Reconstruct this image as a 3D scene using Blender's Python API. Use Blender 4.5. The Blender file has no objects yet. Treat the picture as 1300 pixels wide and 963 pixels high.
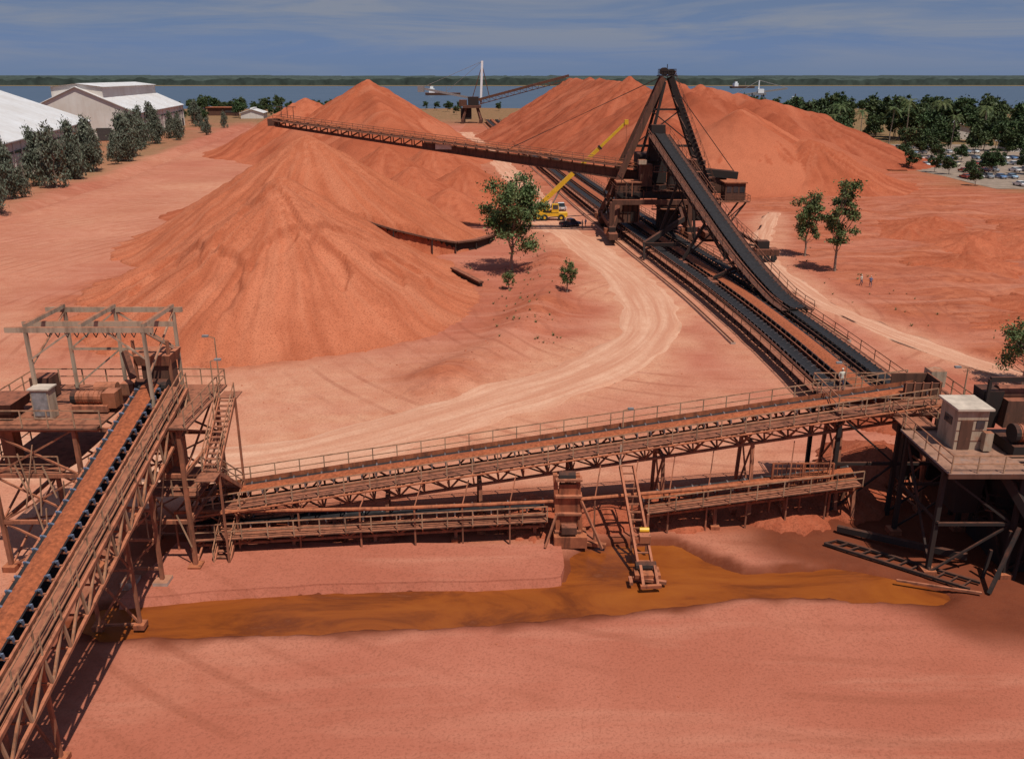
import bpy, math, random
import numpy as np
from mathutils import Vector, Matrix, noise
random.seed(7)
scene=bpy.context.scene
scene.view_settings.view_transform='Standard'
scene.view_settings.look='None'
scene.view_settings.exposure=0
COL=scene.collection

# ------------------------------------------------------------ numpy noise
_r=np.random.RandomState(3)
TAB=_r.rand(256,256)
def vn(x,y):
    x=np.asarray(x,float);y=np.asarray(y,float)
    xi=np.floor(x).astype(int);yi=np.floor(y).astype(int)
    fx=x-xi;fy=y-yi
    fx=fx*fx*(3-2*fx);fy=fy*fy*(3-2*fy)
    a=TAB[xi&255,yi&255];b=TAB[(xi+1)&255,yi&255];c=TAB[xi&255,(yi+1)&255];d=TAB[(xi+1)&255,(yi+1)&255]
    return (a*(1-fx)+b*fx)*(1-fy)+(c*(1-fx)+d*fx)*fy
def fbm(x,y,o=4):
    s=0;a=.5;t=0
    for i in range(o):
        s=s+a*vn(x*2**i+17.3*i,y*2**i+5.1*i);t+=a;a*=.5
    return s/t
def sstep(a,b,x):
    t=np.clip((x-a)/(b-a),0,1);return t*t*(3-2*t)
def dpoly(x,y,pts):
    d=np.full(np.shape(x),1e9)
    for (x1,y1),(x2,y2) in zip(pts[:-1],pts[1:]):
        dx,dy=x2-x1,y2-y1
        t=np.clip(((x-x1)*dx+(y-y1)*dy)/(dx*dx+dy*dy),0,1)
        d=np.minimum(d,np.hypot(x-x1-t*dx,y-y1-t*dy))
    return d
def inpoly(x,y,pts):
    ins=np.zeros(np.shape(x),bool)
    n=len(pts)
    for i in range(n):
        x1,y1=pts[i];x2,y2=pts[(i+1)%n]
        if y1==y2: continue
        c=((y1>y)!=(y2>y))&(x<(x2-x1)*(y-y1)/(y2-y1)+x1)
        ins^=c
    return ins
def sdpoly(x,y,pts):
    d=dpoly(x,y,pts+[pts[0]])
    return np.where(inpoly(x,y,pts),-d,d)

# ------------------------------------------------------------ materials
def newmat(name):
    m=bpy.data.materials.new(name);m.use_nodes=True
    n=m.node_tree.nodes;l=m.node_tree.links
    return m,n,l,n['Principled BSDF']
def tex(n,l,scale,detail=4,rough=.6,coord='Object',stretch=None,rot=None,dist=0):
    tc=n.new('ShaderNodeTexCoord');t=n.new('ShaderNodeTexNoise')
    t.inputs['Scale'].default_value=scale;t.inputs['Detail'].default_value=detail;t.inputs['Roughness'].default_value=rough;t.inputs['Distortion'].default_value=dist
    if stretch or rot:
        mp=n.new('ShaderNodeMapping')
        if stretch: mp.inputs['Scale'].default_value=stretch
        if rot: mp.inputs['Rotation'].default_value=rot
        l.new(tc.outputs[coord],mp.inputs['Vector']);l.new(mp.outputs['Vector'],t.inputs['Vector'])
    else: l.new(tc.outputs[coord],t.inputs['Vector'])
    return t.outputs['Fac']
def ramp(n,l,src,stops):
    r=n.new('ShaderNodeValToRGB');e=r.color_ramp.elements
    while len(e)<len(stops): e.new(.5)
    for el,(p,c) in zip(e,stops):
        el.position=p;el.color=(c[0],c[1],c[2],1) if not isinstance(c,(int,float)) else (c,c,c,1)
    l.new(src,r.inputs['Fac']);return r.outputs['Color']
def mix(n,l,f,a,b,mode='MIX'):
    m=n.new('ShaderNodeMix');m.data_type='RGBA';m.blend_type=mode
    def s(i,v):
        if isinstance(v,(int,float)): m.inputs[i].default_value=v
        elif isinstance(v,tuple): m.inputs[i].default_value=(v[0],v[1],v[2],1)
        else: l.new(v,m.inputs[i])
    s(0,f);s(6,a);s(7,b);return m.outputs[2]
def mul(n,l,a,b):
    m=n.new('ShaderNodeMath');m.operation='MULTIPLY'
    for i,v in enumerate((a,b)):
        if isinstance(v,(int,float)): m.inputs[i].default_value=v
        else: l.new(v,m.inputs[i])
    return m.outputs[0]
def bump(n,l,b,src,st,dist=.1,prev=None):
    bn=n.new('ShaderNodeBump');bn.inputs['Strength'].default_value=st;bn.inputs['Distance'].default_value=dist
    l.new(src,bn.inputs['Height'])
    if prev: l.new(prev,bn.inputs['Normal'])
    l.new(bn.outputs['Normal'],b.inputs['Normal']);return bn.outputs['Normal']
def simple(name,c,rough=.8,var=.25,scale=3,metal=0,spec=.3,bmp=0):
    m,n,l,b=newmat(name)
    f=tex(n,l,scale)
    lo=tuple(v*(1-var) for v in c);hi=tuple(min(1,v*(1+var)) for v in c)
    l.new(ramp(n,l,f,[(.3,lo),(.7,hi)]),b.inputs['Base Color'])
    b.inputs['Roughness'].default_value=rough;b.inputs['Metallic'].default_value=metal
    b.inputs['Specular IOR Level'].default_value=spec
    if bmp: bump(n,l,b,tex(n,l,scale*6),bmp,.03)
    return m
DUST=(.36,.11,.05)
def dusty(name,paint,dust=DUST,amt=.5,rough=.85,scale=1.2,grime=(.04,.02,.014),gr=.65):
    m,n,l,b=newmat(name)
    f=tex(n,l,scale,4,.7)
    g=n.new('ShaderNodeNewGeometry');s=n.new('ShaderNodeSeparateXYZ');l.new(g.outputs['Normal'],s.inputs[0])
    ma=n.new('ShaderNodeMath');ma.operation='MULTIPLY_ADD';ma.inputs[1].default_value=.4;l.new(s.outputs['Z'],ma.inputs[0]);l.new(f,ma.inputs[2])
    fac=ramp(n,l,ma.outputs[0],[(.66-amt*.4,0),(.92-amt*.4,1)])
    st=tex(n,l,2.2,3,.65,stretch=(1,1,.15))
    c=mix(n,l,fac,paint,dust)
    c=mix(n,l,ramp(n,l,st,[(.46,0),(.70,gr)]),c,grime)
    l.new(c,b.inputs['Base Color']);b.inputs['Roughness'].default_value=rough;b.inputs['Specular IOR Level'].default_value=.25
    return m
M_steel=dusty('rust_dusty_steel',(.26,.105,.058),(.44,.155,.08),.5,gr=.6)
M_beige=dusty('weathered_beige_paint',(.42,.31,.215),(.38,.15,.08),.22,gr=.5)
M_dark=dusty('dark_steel',(.030,.023,.020),(.13,.048,.028),.0)
M_brown=dusty('brown_plate',(.115,.052,.033),(.28,.095,.052),.2)
M_red=dusty('red_dust_plate',(.28,.085,.04),(.42,.135,.06),.6)
M_rub=simple('conveyor_rubber',(.02,.017,.017),.7,.4)
M_idl=simple('idler_roller',(.12,.09,.085),.5,.5)
M_blue=simple('blue_idler_frame',(.13,.16,.22),.6,.4)
M_ore=simple('bauxite_on_belt',(.33,.088,.034),.95,.4,5,bmp=.8)
M_grate=dusty('walkway_grating',(.17,.085,.055),(.33,.12,.065),.35)
M_rail=dusty('handrail_paint',(.40,.25,.15),(.36,.14,.07),.3)
M_conc=dusty('concrete',(.44,.34,.27),(.42,.19,.11),.45,gr=.3)
M_yel=simple('yellow_paint',(.70,.39,.02),.45,.15,2,spec=.5)
M_tyre=simple('tyre_rubber',(.025,.024,.023),.85,.3)
M_glass=simple('window_glass',(.03,.035,.04),.12,.3,spec=.8)
M_roof=simple('pale_roof_sheet',(.50,.40,.31),.7,.25,1.2)
M_grey=simple('grey_paint',(.22,.20,.19),.6,.4)
M_wht=simple('white_paint',(.75,.74,.72),.5,.1)
M_orng=dusty('orange_motor',(.30,.10,.045),(.42,.15,.08),.4)
M_deck=dusty('deck_plate',(.20,.18,.17),(.33,.17,.11),.2,gr=.5)

def mat_ore_pile(name,a,b_,c):
    m,n,l,b=newmat(name)
    at=n.new('ShaderNodeVertexColor');at.layer_name='m1';sp=n.new('ShaderNodeSeparateColor');l.new(at.outputs[0],sp.inputs[0])
    big=tex(n,l,.045,3,.55);mid=tex(n,l,.3,5,.65);fine=tex(n,l,5.5,2,.8)
    col=mix(n,l,ramp(n,l,big,[(.40,0),(.60,1)]),a,b_)
    col=mix(n,l,ramp(n,l,mid,[(.45,0),(.66,.5)]),col,c)
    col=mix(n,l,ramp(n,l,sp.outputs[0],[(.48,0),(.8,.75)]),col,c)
    col=mix(n,l,ramp(n,l,sp.outputs[1],[(.45,0),(.85,.6)]),col,(a[0]*1.1,a[1]*1.3,a[2]*1.4))
    col=mix(n,l,ramp(n,l,fine,[(.36,.5),(.50,0)]),col,(.17,.045,.022))
    l.new(col,b.inputs['Base Color']);b.inputs['Roughness'].default_value=1;b.inputs['Specular IOR Level'].default_value=.04
    p=bump(n,l,b,mid,.4,.35);bump(n,l,b,fine,.7,.10,p)
    return m
M_pileO=mat_ore_pile('bauxite_orange',(.52,.165,.083),(.465,.138,.066),(.37,.098,.045))
M_pileR=mat_ore_pile('bauxite_red',(.47,.132,.064),(.40,.104,.048),(.31,.073,.034))
M_pileD=mat_ore_pile('bauxite_dark',(.42,.112,.055),(.34,.085,.040),(.25,.056,.027))

# ------------------------------------------------------------ mesh builder
jr=random.Random(5)
class MB:
    def __init__(s): s.v=[];s.f=[];s.m=[]
    def add(s,vs,fs,mat):
        o=len(s.v);s.v+= [tuple(p) for p in vs];s.f+=[tuple(i+o for i in f) for f in fs];s.m+=[mat]*len(fs)
    def hexa(s,p,mat): s.add(p,[(0,3,2,1),(4,5,6,7),(0,1,5,4),(1,2,6,5),(2,3,7,6),(3,0,4,7)],mat)
    def box(s,c,d,mat,rz=0,taper=1):
        j=jr.uniform(.001,.006);x,y,z=(d[0]/2+j,d[1]/2+j,d[2]/2+j)
        cs,sn=math.cos(rz),math.sin(rz);P=[]
        for zz,k in ((-z,1),(z,taper)):
            for xx,yy in ((-x*k,-y*k),(x*k,-y*k),(x*k,y*k),(-x*k,y*k)):
                P.append((c[0]+xx*cs-yy*sn,c[1]+xx*sn+yy*cs,c[2]+zz))
        s.hexa(P,mat)
    def beam(s,a,b,w,h,mat):
        a=Vector(a);b=Vector(b);t=(b-a)
        if t.length<1e-4:return
        t.normalize();up=Vector((0,0,1))
        if abs(t.z)>.98: up=Vector((0,1,0))
        n=t.cross(up).normalized();u=n.cross(t)
        j=jr.uniform(.001,.005);n=n*(w/2+j);u=u*(h/2+j)
        P=[a-n-u,a+n-u,b+n-u,b-n-u,a-n+u,a+n+u,b+n+u,b-n+u];s.hexa(P,mat)
    def cyl(s,a,b,r,mat,n=10,r2=None):
        a=Vector(a);b=Vector(b);t=(b-a).normalized();up=Vector((0,0,1)) if abs(t.z)<.95 else Vector((1,0,0))
        e=t.cross(up).normalized();u=e.cross(t);r2=r if r2 is None else r2
        P=[];
        for q,rr in((a,r),(b,r2)):
            for i in range(n):
                an=2*math.pi*i/n;P.append(q+e*math.cos(an)*rr+u*math.sin(an)*rr)
        F=[(i,(i+1)%n,n+(i+1)%n,n+i) for i in range(n)]+[tuple(range(n-1,-1,-1)),tuple(range(n,2*n))]
        s.add(P,F,mat)
    def obj(s,name,mats,smooth=False,loc=None):
        me=bpy.data.meshes.new(name);me.from_pydata(s.v,[],s.f)
        for m in mats: me.materials.append(m)
        me.polygons.foreach_set('material_index',s.m)
        if smooth: me.polygons.foreach_set('use_smooth',[True]*len(s.f))
        me.update();o=bpy.data.objects.new(name,me);COL.objects.link(o)
        if loc:o.location=loc
        return o
STD=[M_steel,M_beige,M_dark,M_brown,M_red,M_rub,M_idl,M_blue,M_ore,M_grate,M_rail,M_conc,M_yel,M_tyre,M_glass,M_roof,M_grey,M_wht,M_orng,M_deck]
ST,BE,DK,BR,RD,RU,ID,BL,OR,GR,RA,CO,YE,TY,GL,RO,GY,WH,OM,DP=range(20)

def resample(path,step):
    P=[Vector(p) for p in path];out=[P[0].copy()]
    dense=[]
    for i in range(len(P)-1):
        p0=P[max(i-1,0)];p1=P[i];p2=P[i+1];p3=P[min(i+2,len(P)-1)]
        if len(P)==2: pts=[p1.lerp(p2,t/60) for t in range(60)]
        else:
            pts=[]
            for k in range(40):
                t=k/40
                pts.append(.5*((2*p1)+(p2-p0)*t+(2*p0-5*p1+4*p2-p3)*t*t+(3*p1-p0-3*p2+p3)*t**3))
        dense+=pts
    dense.append(P[-1]);L=[0]
    for a,b in zip(dense[:-1],dense[1:]): L.append(L[-1]+(b-a).length)
    n=max(1,round(L[-1]/step));res=[];j=0
    for i in range(n+1):
        d=L[-1]*i/n
        while j<len(L)-2 and L[j+1]<d:j+=1
        k=(d-L[j])/max(1e-6,L[j+1]-L[j]);res.append(dense[j].lerp(dense[j+1],k))
    return res
def frames(P):
    F=[]
    for i,p in enumerate(P):
        t=(P[min(i+1,len(P)-1)]-P[max(i-1,0)]).normalized()
        n=Vector((t.y,-t.x,0)).normalized()
        u=n.cross(t).normalized();F.append((p,t,n,u))
    return F
def sweep(mb,P,prof,mats):
    F=frames(P);k=len(prof);V=[];
    for p,t,n,u in F:
        for a,b in prof: V.append(p+n*a+u*b)
    o=len(mb.v);mb.v+=[tuple(v) for v in V]
    for i in range(len(P)-1):
        for j in range(k-1):
            mb.f.append((o+i*k+j,o+i*k+j+1,o+(i+1)*k+j+1,o+(i+1)*k+j));mb.m.append(mats[j])
def offp(P,d,dz=0): return [p+n*d+u*dz for p,t,n,u in frames(P)]
def handrail(mb,P,h=1.1,mat=RA,r=.03,mid=True):
    for i,(a,b) in enumerate(zip(P[:-1],P[1:])):
        up=Vector((0,0,h))
        mb.beam(a,a+up,r*2,r*2,mat);mb.beam(a+up,b+up,r*2,r*2,mat)
        if mid: mb.beam(a+up*.52,b+up*.52,r*1.6,r*1.6,mat)
    mb.beam(P[-1],P[-1]+Vector((0,0,h)),r*2,r*2,mat)
def railrect(mb,x0,y0,x1,y1,z,sides='nsew',mat=RA,step=1.6):
    def run(a,b):
        L=(Vector(b)-Vector(a)).length;n=max(1,round(L/step))
        handrail(mb,[Vector(a).lerp(Vector(b),i/n) for i in range(n+1)],mat=mat)
    if 's' in sides: run((x0,y0,z),(x1,y0,z))
    if 'n' in sides: run((x0,y1,z),(x1,y1,z))
    if 'w' in sides: run((x0,y0,z),(x0,y1,z))
    if 'e' in sides: run((x1,y0,z),(x1,y1,z))
def belt(mb,P,bw,load,dz=.25,ore=OR):
    e=bw/2
    if load:
        F=frames(P);V=[];k=7;rb=random.Random(len(P))
        for p,t,n,u in F:
            q=rb.uniform(.8,1.15)
            for a,b in ((-e,.14),(-e*.8,.08),(-e*.45,.18*q),(0,.28*q),(e*.45,.18*q),(e*.8,.08),(e,.14)): V.append(p+n*a+u*(b+dz))
        o=len(mb.v);mb.v+=[tuple(v) for v in V];ms=[RU,ore,ore,ore,ore,RU]
        for i in range(len(P)-1):
            for j in range(6): mb.f.append((o+i*k+j,o+i*k+j+1,o+(i+1)*k+j+1,o+(i+1)*k+j));mb.m.append(ms[j])
    else: sweep(mb,offp(P,0,dz),[(-e,.12),(-e*.45,0),(e*.45,0),(e,.12)],[RU,RU,RU])
def conveyor(mb,path,bw=1.4,depth=1.8,load=True,walk=(1,1),bay=2.4,idl=1.2,chord=.16,web=.1,mat=ST,wm=GR,ret=True,im=ID,railm=RA,trussed=True):
    P=resample(path,bay);F=frames(P);hw=bw/2+.28
    fine=resample(path,idl);FF=frames(fine)
    belt(mb,fine,bw,load)
    if ret: sweep(mb,offp(fine,0,-.55),[(-bw/2,0),(bw/2,0)],[RU])
    for p,t,n,u in FF:
        mb.beam(p-n*(bw/2+.02)+u*.38,p-n*(bw*.2)+u*.16,.1,.1,im);mb.beam(p+n*(bw*.2)+u*.16,p+n*(bw/2+.02)+u*.38,.1,.1,im)
        mb.beam(p-n*hw+u*.1,p+n*hw+u*.1,.08,.08,mat)
        mb.beam(p-n*(bw/2+.08),p-n*(bw/2+.08)+u*.42,.08,.08,im);mb.beam(p+n*(bw/2+.08),p+n*(bw/2+.08)+u*.42,.08,.08,im)
    for sgn in(-1,1):
        top=offp(P,sgn*hw,0)
        for a,b in zip(top[:-1],top[1:]): mb.beam(a,b,chord*.7,chord*1.3,mat)
        if trussed:
            bot=offp(P,sgn*hw,-depth)
            for i in range(len(P)-1):
                mb.beam(bot[i],bot[i+1],chord,chord,mat);mb.beam(top[i],bot[i],web,web,mat)
                if i%2: mb.beam(top[i],bot[i+1],web,web,mat)
                else: mb.beam(bot[i],top[i+1],web,web,mat)
            mb.beam(top[-1],bot[-1],web,web,mat)
    if trussed:
        for i,(p,t,n,u) in enumerate(F):
            mb.beam(p-n*hw-u*depth,p+n*hw-u*depth,web,web,mat)
            if i<len(P)-1:
                q,_,n2,u2=F[i+1];mb.beam(p-n*hw-u*depth,q+n2*hw-u2*depth,web*.8,web*.8,mat)
    for sgn,w in((-1,walk[0]),(1,walk[1])):
        if not w: continue
        a0=hw+.12;a1=hw+.12+.8*w
        sweep(mb,P,[(sgn*a0,-.05),(sgn*a1,-.05),(sgn*a1,-.12),(sgn*a0,-.12)],[wm]*3)
        handrail(mb,offp(P,sgn*a1,-.05),mat=railm)
        for p,t,n,u in F: mb.beam(p+n*sgn*a1-u*.1,p+n*sgn*hw-u*.8,.07,.07,mat)
def bents(mb,path,spacing,drop,half,mat=ST,splay=.25,sz=.22,z0=0,skip=1.0):
    P=resample(path,spacing)
    for p,t,n,u in frames(P):
        top=p-u*drop
        if top.z-z0<skip: continue
        H=top.z-z0;L=[];
        for sgn in(-1,1):
            a=top+n*sgn*half;b=Vector((a.x+n.x*sgn*splay*H*.4,a.y+n.y*sgn*splay*H*.4,z0-.1))
            mb.beam(a,b,sz,sz,mat);L.append((a,b));mb.box((b.x,b.y,z0+.06),(.6,.6,.3),RD)
        mb.beam(L[0][0],L[1][0],sz,sz,mat)
        nb=max(1,int(H/3));
        for k in range(nb):
            f0=k/nb;f1=(k+1)/nb
            A=L[0][0].lerp(L[0][1],f0);B=L[1][0].lerp(L[1][1],f1*.97)
            C=L[1][0].lerp(L[1][1],f0);D=L[0][0].lerp(L[0][1],f1*.97)
            mb.beam(A,B,.1,.1,mat);mb.beam(C,D,.1,.1,mat);mb.beam(B,D,.12,.12,mat)

# ------------------------------------------------------------ site layout (metres)
CHAN=[(-24.5,42.3),(-18,43.2),(-11.2,44.2),(-.5,44.7),(3.3,45.1),(3.8,48),(5.8,49.2),(11.2,49.4),(13.2,47.5),(15,46),(21,46.4),(24,45.6),(27.5,43.6),(26,42.2),(19.7,43),(14,43.3),(9.9,42.2),(3.2,41),(-2.3,40.3),(-10.4,39.9),(-23.4,39.2),(-26,40.5)]
PAD=[(-22.5,48.9),(-23.5,42.5),(-18,43.35),(-11.2,44.1),(-.5,44.45),(2.2,44.6),(3.1,44.9),(3.3,46),(3.3,48.6)]
ROAD=[(-95,70),(-60,65),(-37,62),(-24,60.5),(-13.6,65),(0,75.6),(9.3,84),(15.8,95),(18.5,108),(17.8,128),(13.3,153),(9,175),(4,233),(-7,328),(-26,480)]
SERV=[(60,70),(52,84),(46,100),(43,118),(46,150),(60,190)]
BERM=[(8,160),(6.5,135),(5.2,113),(-.5,92),(-7,80)]
DITCH=[(-108,100),(-112,150),(-115,186),(-121,256),(-162,502),(-175,600)]
TPATH=[(33.5,72.5,1.5),(32.8,93,1.5),(31.3,114,1.5),(28.9,135.7,1.5),(25.5,166.6,1.5),(19.9,222,1.5),(11.6,312,1.5),(-4.4,477,1.5),(-14,590,1.5)]
def coast(x): return 850+90*(fbm(x/260,x*0+3.3,3)-.5)+25*(vn(x/40,x*0+9)-.5)
def gh(x,y):
    x=np.asarray(x,float);y=np.asarray(y,float)
    z=.5*(fbm(x/22,y/22)-.5)+.14*(fbm(x/3.1,y/3.1)-.5)
    rd=dpoly(x,y,ROAD);z=z*(.35+.65*sstep(3,9,rd))
    bd=dpoly(x,y,BERM);z=z+(1.0+1.6*(fbm(x/9,y/9)-.4))*np.exp(-(bd/3.2)**2)
    z=z+2.0*sstep(48,70,x)*sstep(80,120,y)*(1-sstep(200,230,y))*(fbm(x/8,y/8)-.4)
    dd=dpoly(x,y,DITCH);z=z-1.4*np.exp(-(dd/2.2)**2)+.5*np.exp(-((dd-5)/2)**2)
    sd=sdpoly(x+.9*(fbm(x/1.6,y/1.6)-.5),y+.9*(fbm(x/1.6+9,y/1.6)-.5),CHAN)
    near=(y<60)
    z=np.where(near,z*.45,z)
    z=z-.75*(1-sstep(-.9,.35,sd))
    c=coast(x);z=z-5*sstep(-10,40,y-c)+9*sstep(2930,2990,y+40*(fbm(x/200,x*0+2,3)-.5)*2)
    return z
def gz(x,y): return float(gh(np.array([x]),np.array([y]))[0])

def gridmesh(name,xs,ys,Z,mats,keep=None,smooth=True,attrs=None):
    nx,ny=len(xs),len(ys)
    X,Y=np.meshgrid(xs,ys)
    V=np.stack([X.ravel(),Y.ravel(),Z.ravel()],1)
    i=np.arange((ny-1)*(nx-1));r=i//(nx-1);c=i%(nx-1);a=r*nx+c
    F=np.stack([a,a+1,a+nx+1,a+nx],1)
    if keep is not None:
        k=keep.ravel();F=F[k[F].any(1)]
    used=np.unique(F);mp=np.full(len(V),-1);mp[used]=np.arange(len(used));V=V[used];F=mp[F]
    me=bpy.data.meshes.new(name);me.from_pydata(V.tolist(),[],F.tolist())
    for m in mats: me.materials.append(m)
    me.polygons.foreach_set('use_smooth',[smooth]*len(me.polygons))
    if attrs:
        for an,arr in attrs.items():
            at=me.color_attributes.new(an,'FLOAT_COLOR','POINT')
            A=np.ones((len(V),4));A[:,:3]=arr.reshape(-1,3)[used];at.data.foreach_set('color',A.ravel())
    me.update();o=bpy.data.objects.new(name,me);COL.objects.link(o);return o

def axis(segs):
    out=[segs[0][0]]
    for a,b,st in segs:
        n=max(1,int(round((b-a)/st)));out+=list(a+(b-a)*np.arange(1,n+1)/n)
    return np.array(out)
xs=axis([(-9000,-3000,1000),(-3000,-800,150),(-800,-260,24),(-260,-110,3.5),(-110,-48,1.2),(-48,50,.42),(50,110,1.2),(110,260,4),(260,900,24),(900,3000,150),(3000,9000,1000)])
ys=axis([(-200,20,20),(20,28,2),(28,70,.38),(70,130,.85),(130,230,1.8),(230,520,4),(520,900,8),(900,3000,100),(3000,3100,20),(3100,12000,600)])
X,Y=np.meshgrid(xs,ys);Z=gh(X,Y)
rd=dpoly(X,Y,ROAD);sv=dpoly(X,Y,SERV)
w1=fbm(X/9,Y/9);w2=fbm(X/30+4,Y/30)
pale=np.clip((1-sstep(3.5,10,rd+9*(w1-.5)))+.8*(1-sstep(1.5,6,sv+5*(w1-.5))),0,1)
apr=(1-sstep(10,34,np.hypot((X+22)/2.0,(Y-68))+18*(w1-.5)));pale=np.maximum(pale,apr*.85)
apr2=sstep(-40,-58,X)*(1-sstep(300,420,Y))*sstep(60,100,Y);pale=np.maximum(pale,np.clip(apr2*(.3+1.3*(w2-.35)),0,1))
tp=dpoly(X,Y,[(p[0],p[1]) for p in TPATH[:6]]);pale=np.maximum(pale,.6*(1-sstep(5,13,tp+6*(w1-.5)))*(Y<230)*(Y>70))
red=np.clip(sstep(40,56,X)*sstep(66,100,Y)*(.85+1.4*(w1-.5)),0,1)*(1-.8*(1-sstep(1.5,6,sv+5*(w1-.5))))
bd=dpoly(X,Y,BERM);red=np.maximum(red,np.exp(-(bd/7)**2)*(.4+1.4*(w1-.4)))
red=np.maximum(red,.75*((Y>200)&(X>-30)&(X<40)))
red=np.maximum(red,.8*(1-sstep(0,7,np.hypot((X+34),(Y-116))-27+8*(w1-.5))))
red=np.clip(red,0,1)
sd=sdpoly(X+1.4*(w1-.5),Y,CHAN)
wet_dark=np.clip(1-sstep(-.1,1.3,sd+1.6*(fbm(X/2,Y/2)-.5)),0,1)
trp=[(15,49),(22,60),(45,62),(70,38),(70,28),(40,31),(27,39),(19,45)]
td=sdpoly(X+3*(w1-.5),Y+3*(w1-.5),trp);wet_dark=np.maximum(wet_dark,.95*(1-sstep(-2,1.5,td)))  # darker ground around the right transfer station
lt=dpoly(X,Y,[(-25,20),(-25,50)]);wet_dark=np.maximum(wet_dark,.5*(1-sstep(1.5,4,lt+2*(w1-.5))))  # darker strip along the left conveyor
fc=dpoly(X,Y,[(-22,50.5),(29,56)]);spill=(1-sstep(1.5,5.5,fc+3*(w1-.5)))
grass=np.zeros_like(X)
dl=(X-(-112-.17*(Y-150)));grass=np.maximum(grass,sstep(4,-4,dl+10*(w1-.5))*sstep(90,130,Y)*(.35+.9*(w2-.3)))
grass=np.maximum(grass,sstep(520,640,Y+60*(w2-.5))*(1-sstep(-20,30,Y-coast(X)))*.8)
grass=np.maximum(grass,sstep(120,150,X-.1*(Y-250)+20*(w1-.5))*sstep(215,245,Y+20*(w1-.5))*.9)
grass=np.maximum(grass,1.0*(Y>2800))
grass=np.maximum(grass,sstep(500,650,np.abs(X))*.9)
grass=np.clip(grass,0,1)
A1=np.stack([pale,red,wet_dark],-1);A2=np.stack([grass,spill,np.zeros_like(X)],-1)
def mat_ground(name='red_soil',attrs=True):
    m,n,l,b=newmat(name)
    big=tex(n,l,.05,4,.6);mid=tex(n,l,.4,5,.65);fine=tex(n,l,6,2,.8)
    st=tex(n,l,.22,4,.6,stretch=(.22,1.3,1),rot=(0,0,-.15),dist=.6)
    col=mix(n,l,ramp(n,l,big,[(.38,0),(.62,1)]),(.40,.122,.072),(.48,.165,.103))
    col=mix(n,l,ramp(n,l,mid,[(.42,0),(.70,.5)]),col,(.35,.098,.055))
    if attrs:
        a1=n.new('ShaderNodeVertexColor');a1.layer_name='m1';s1=n.new('ShaderNodeSeparateColor');l.new(a1.outputs[0],s1.inputs[0])
        a2=n.new('ShaderNodeVertexColor');a2.layer_name='m2';s2=n.new('ShaderNodeSeparateColor');l.new(a2.outputs[0],s2.inputs[0])
        pm=mix(n,l,ramp(n,l,mid,[(.35,0),(.68,1)]),(.61,.305,.185),(.52,.21,.12))
        col=mix(n,l,s1.outputs[0],col,pm)
        swl=tex(n,l,.16,5,.6,dist=1.8)
        rm=mix(n,l,ramp(n,l,mid,[(.38,0),(.62,1)]),(.45,.135,.065),(.34,.09,.042))
        rm=mix(n,l,ramp(n,l,swl,[(.50,0),(.53,.6),(.56,0)]),rm,(.20,.045,.022))
        col=mix(n,l,s1.outputs[1],col,rm)
    col=mix(n,l,ramp(n,l,st,[(.48,0),(.66,.45)]),col,(.55,.235,.15))
    # arcs worn by turning vehicles
    tc=n.new('ShaderNodeTexCoord');mp=n.new('ShaderNodeMapping');mp.inputs['Location'].default_value=(-25,-110,0);l.new(tc.outputs['Object'],mp.inputs[0])
    wv=n.new('ShaderNodeTexWave');wv.wave_type='RINGS';wv.rings_direction='Z';wv.inputs['Scale'].default_value=.11;wv.inputs['Distortion'].default_value=6;wv.inputs['Detail'].default_value=2;wv.inputs['Detail Scale'].default_value=.12;l.new(mp.outputs[0],wv.inputs[0])
    am=tex(n,l,.07,2,.5)
    arc=mul(n,l,ramp(n,l,wv.outputs['Fac'],[(.86,0),(.97,.42)]),ramp(n,l,am,[(.45,0),(.62,1)]))
    col=mix(n,l,arc,col,(.30,.09,.05))
    if attrs:
        col=mix(n,l,s2.outputs[1],col,mix(n,l,mid,(.36,.09,.042),(.26,.065,.03)))
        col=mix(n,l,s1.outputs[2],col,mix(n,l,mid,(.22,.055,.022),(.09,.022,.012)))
        gm=mix(n,l,ramp(n,l,mid,[(.35,0),(.65,1)]),(.10,.105,.04),(.30,.17,.09))
        col=mix(n,l,s2.outputs[0],col,gm)
    col=mix(n,l,ramp(n,l,fine,[(.36,.32),(.50,0)]),col,(.17,.055,.03))
    l.new(col,b.inputs['Base Color']);b.inputs['Roughness'].default_value=.95;b.inputs['Specular IOR Level'].default_value=.06
    p=bump(n,l,b,mid,.3,.3);bump(n,l,b,fine,.45,.06,p)
    return m
MG=mat_ground()
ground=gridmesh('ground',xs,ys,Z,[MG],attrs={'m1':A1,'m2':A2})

def slab(name,poly,z,th,mat):
    P=[]
    n_=len(poly);rr=random.Random(2)
    for i in range(n_):
        a=Vector((*poly[i],0));b=Vector((*poly[(i+1)%n_],0));k=max(1,int((b-a).length/.35))
        for j in range(k):
            q=a.lerp(b,j/k);P.append((q.x+.10*(float(vn(np.array(q.x/1.2),np.array(q.y)))-.5),q.y+.30*(float(fbm(np.array(q.x/1.7),np.array(q.y/3),3))-.5)))
    N=len(P);V=[(x,y,z) for x,y in P]+[(x,y-.03,z-.1) for x,y in P]+[(x,y-.35-.25*float(vn(np.array(x*1.3),np.array(y))),z-th) for x,y in P]
    F=[tuple(range(N))]+[(i,(i+1)%N,N+(i+1)%N,N+i) for i in range(N)]+[(N+i,N+(i+1)%N,2*N+(i+1)%N,2*N+i) for i in range(N)]
    me=bpy.data.meshes.new(name);me.from_pydata(V,[],F);me.materials.append(mat);me.update()
    o=bpy.data.objects.new(name,me);COL.objects.link(o)
slab('settling_pad',PAD,.22,.75,mat_ground('pad_soil',False))

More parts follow.
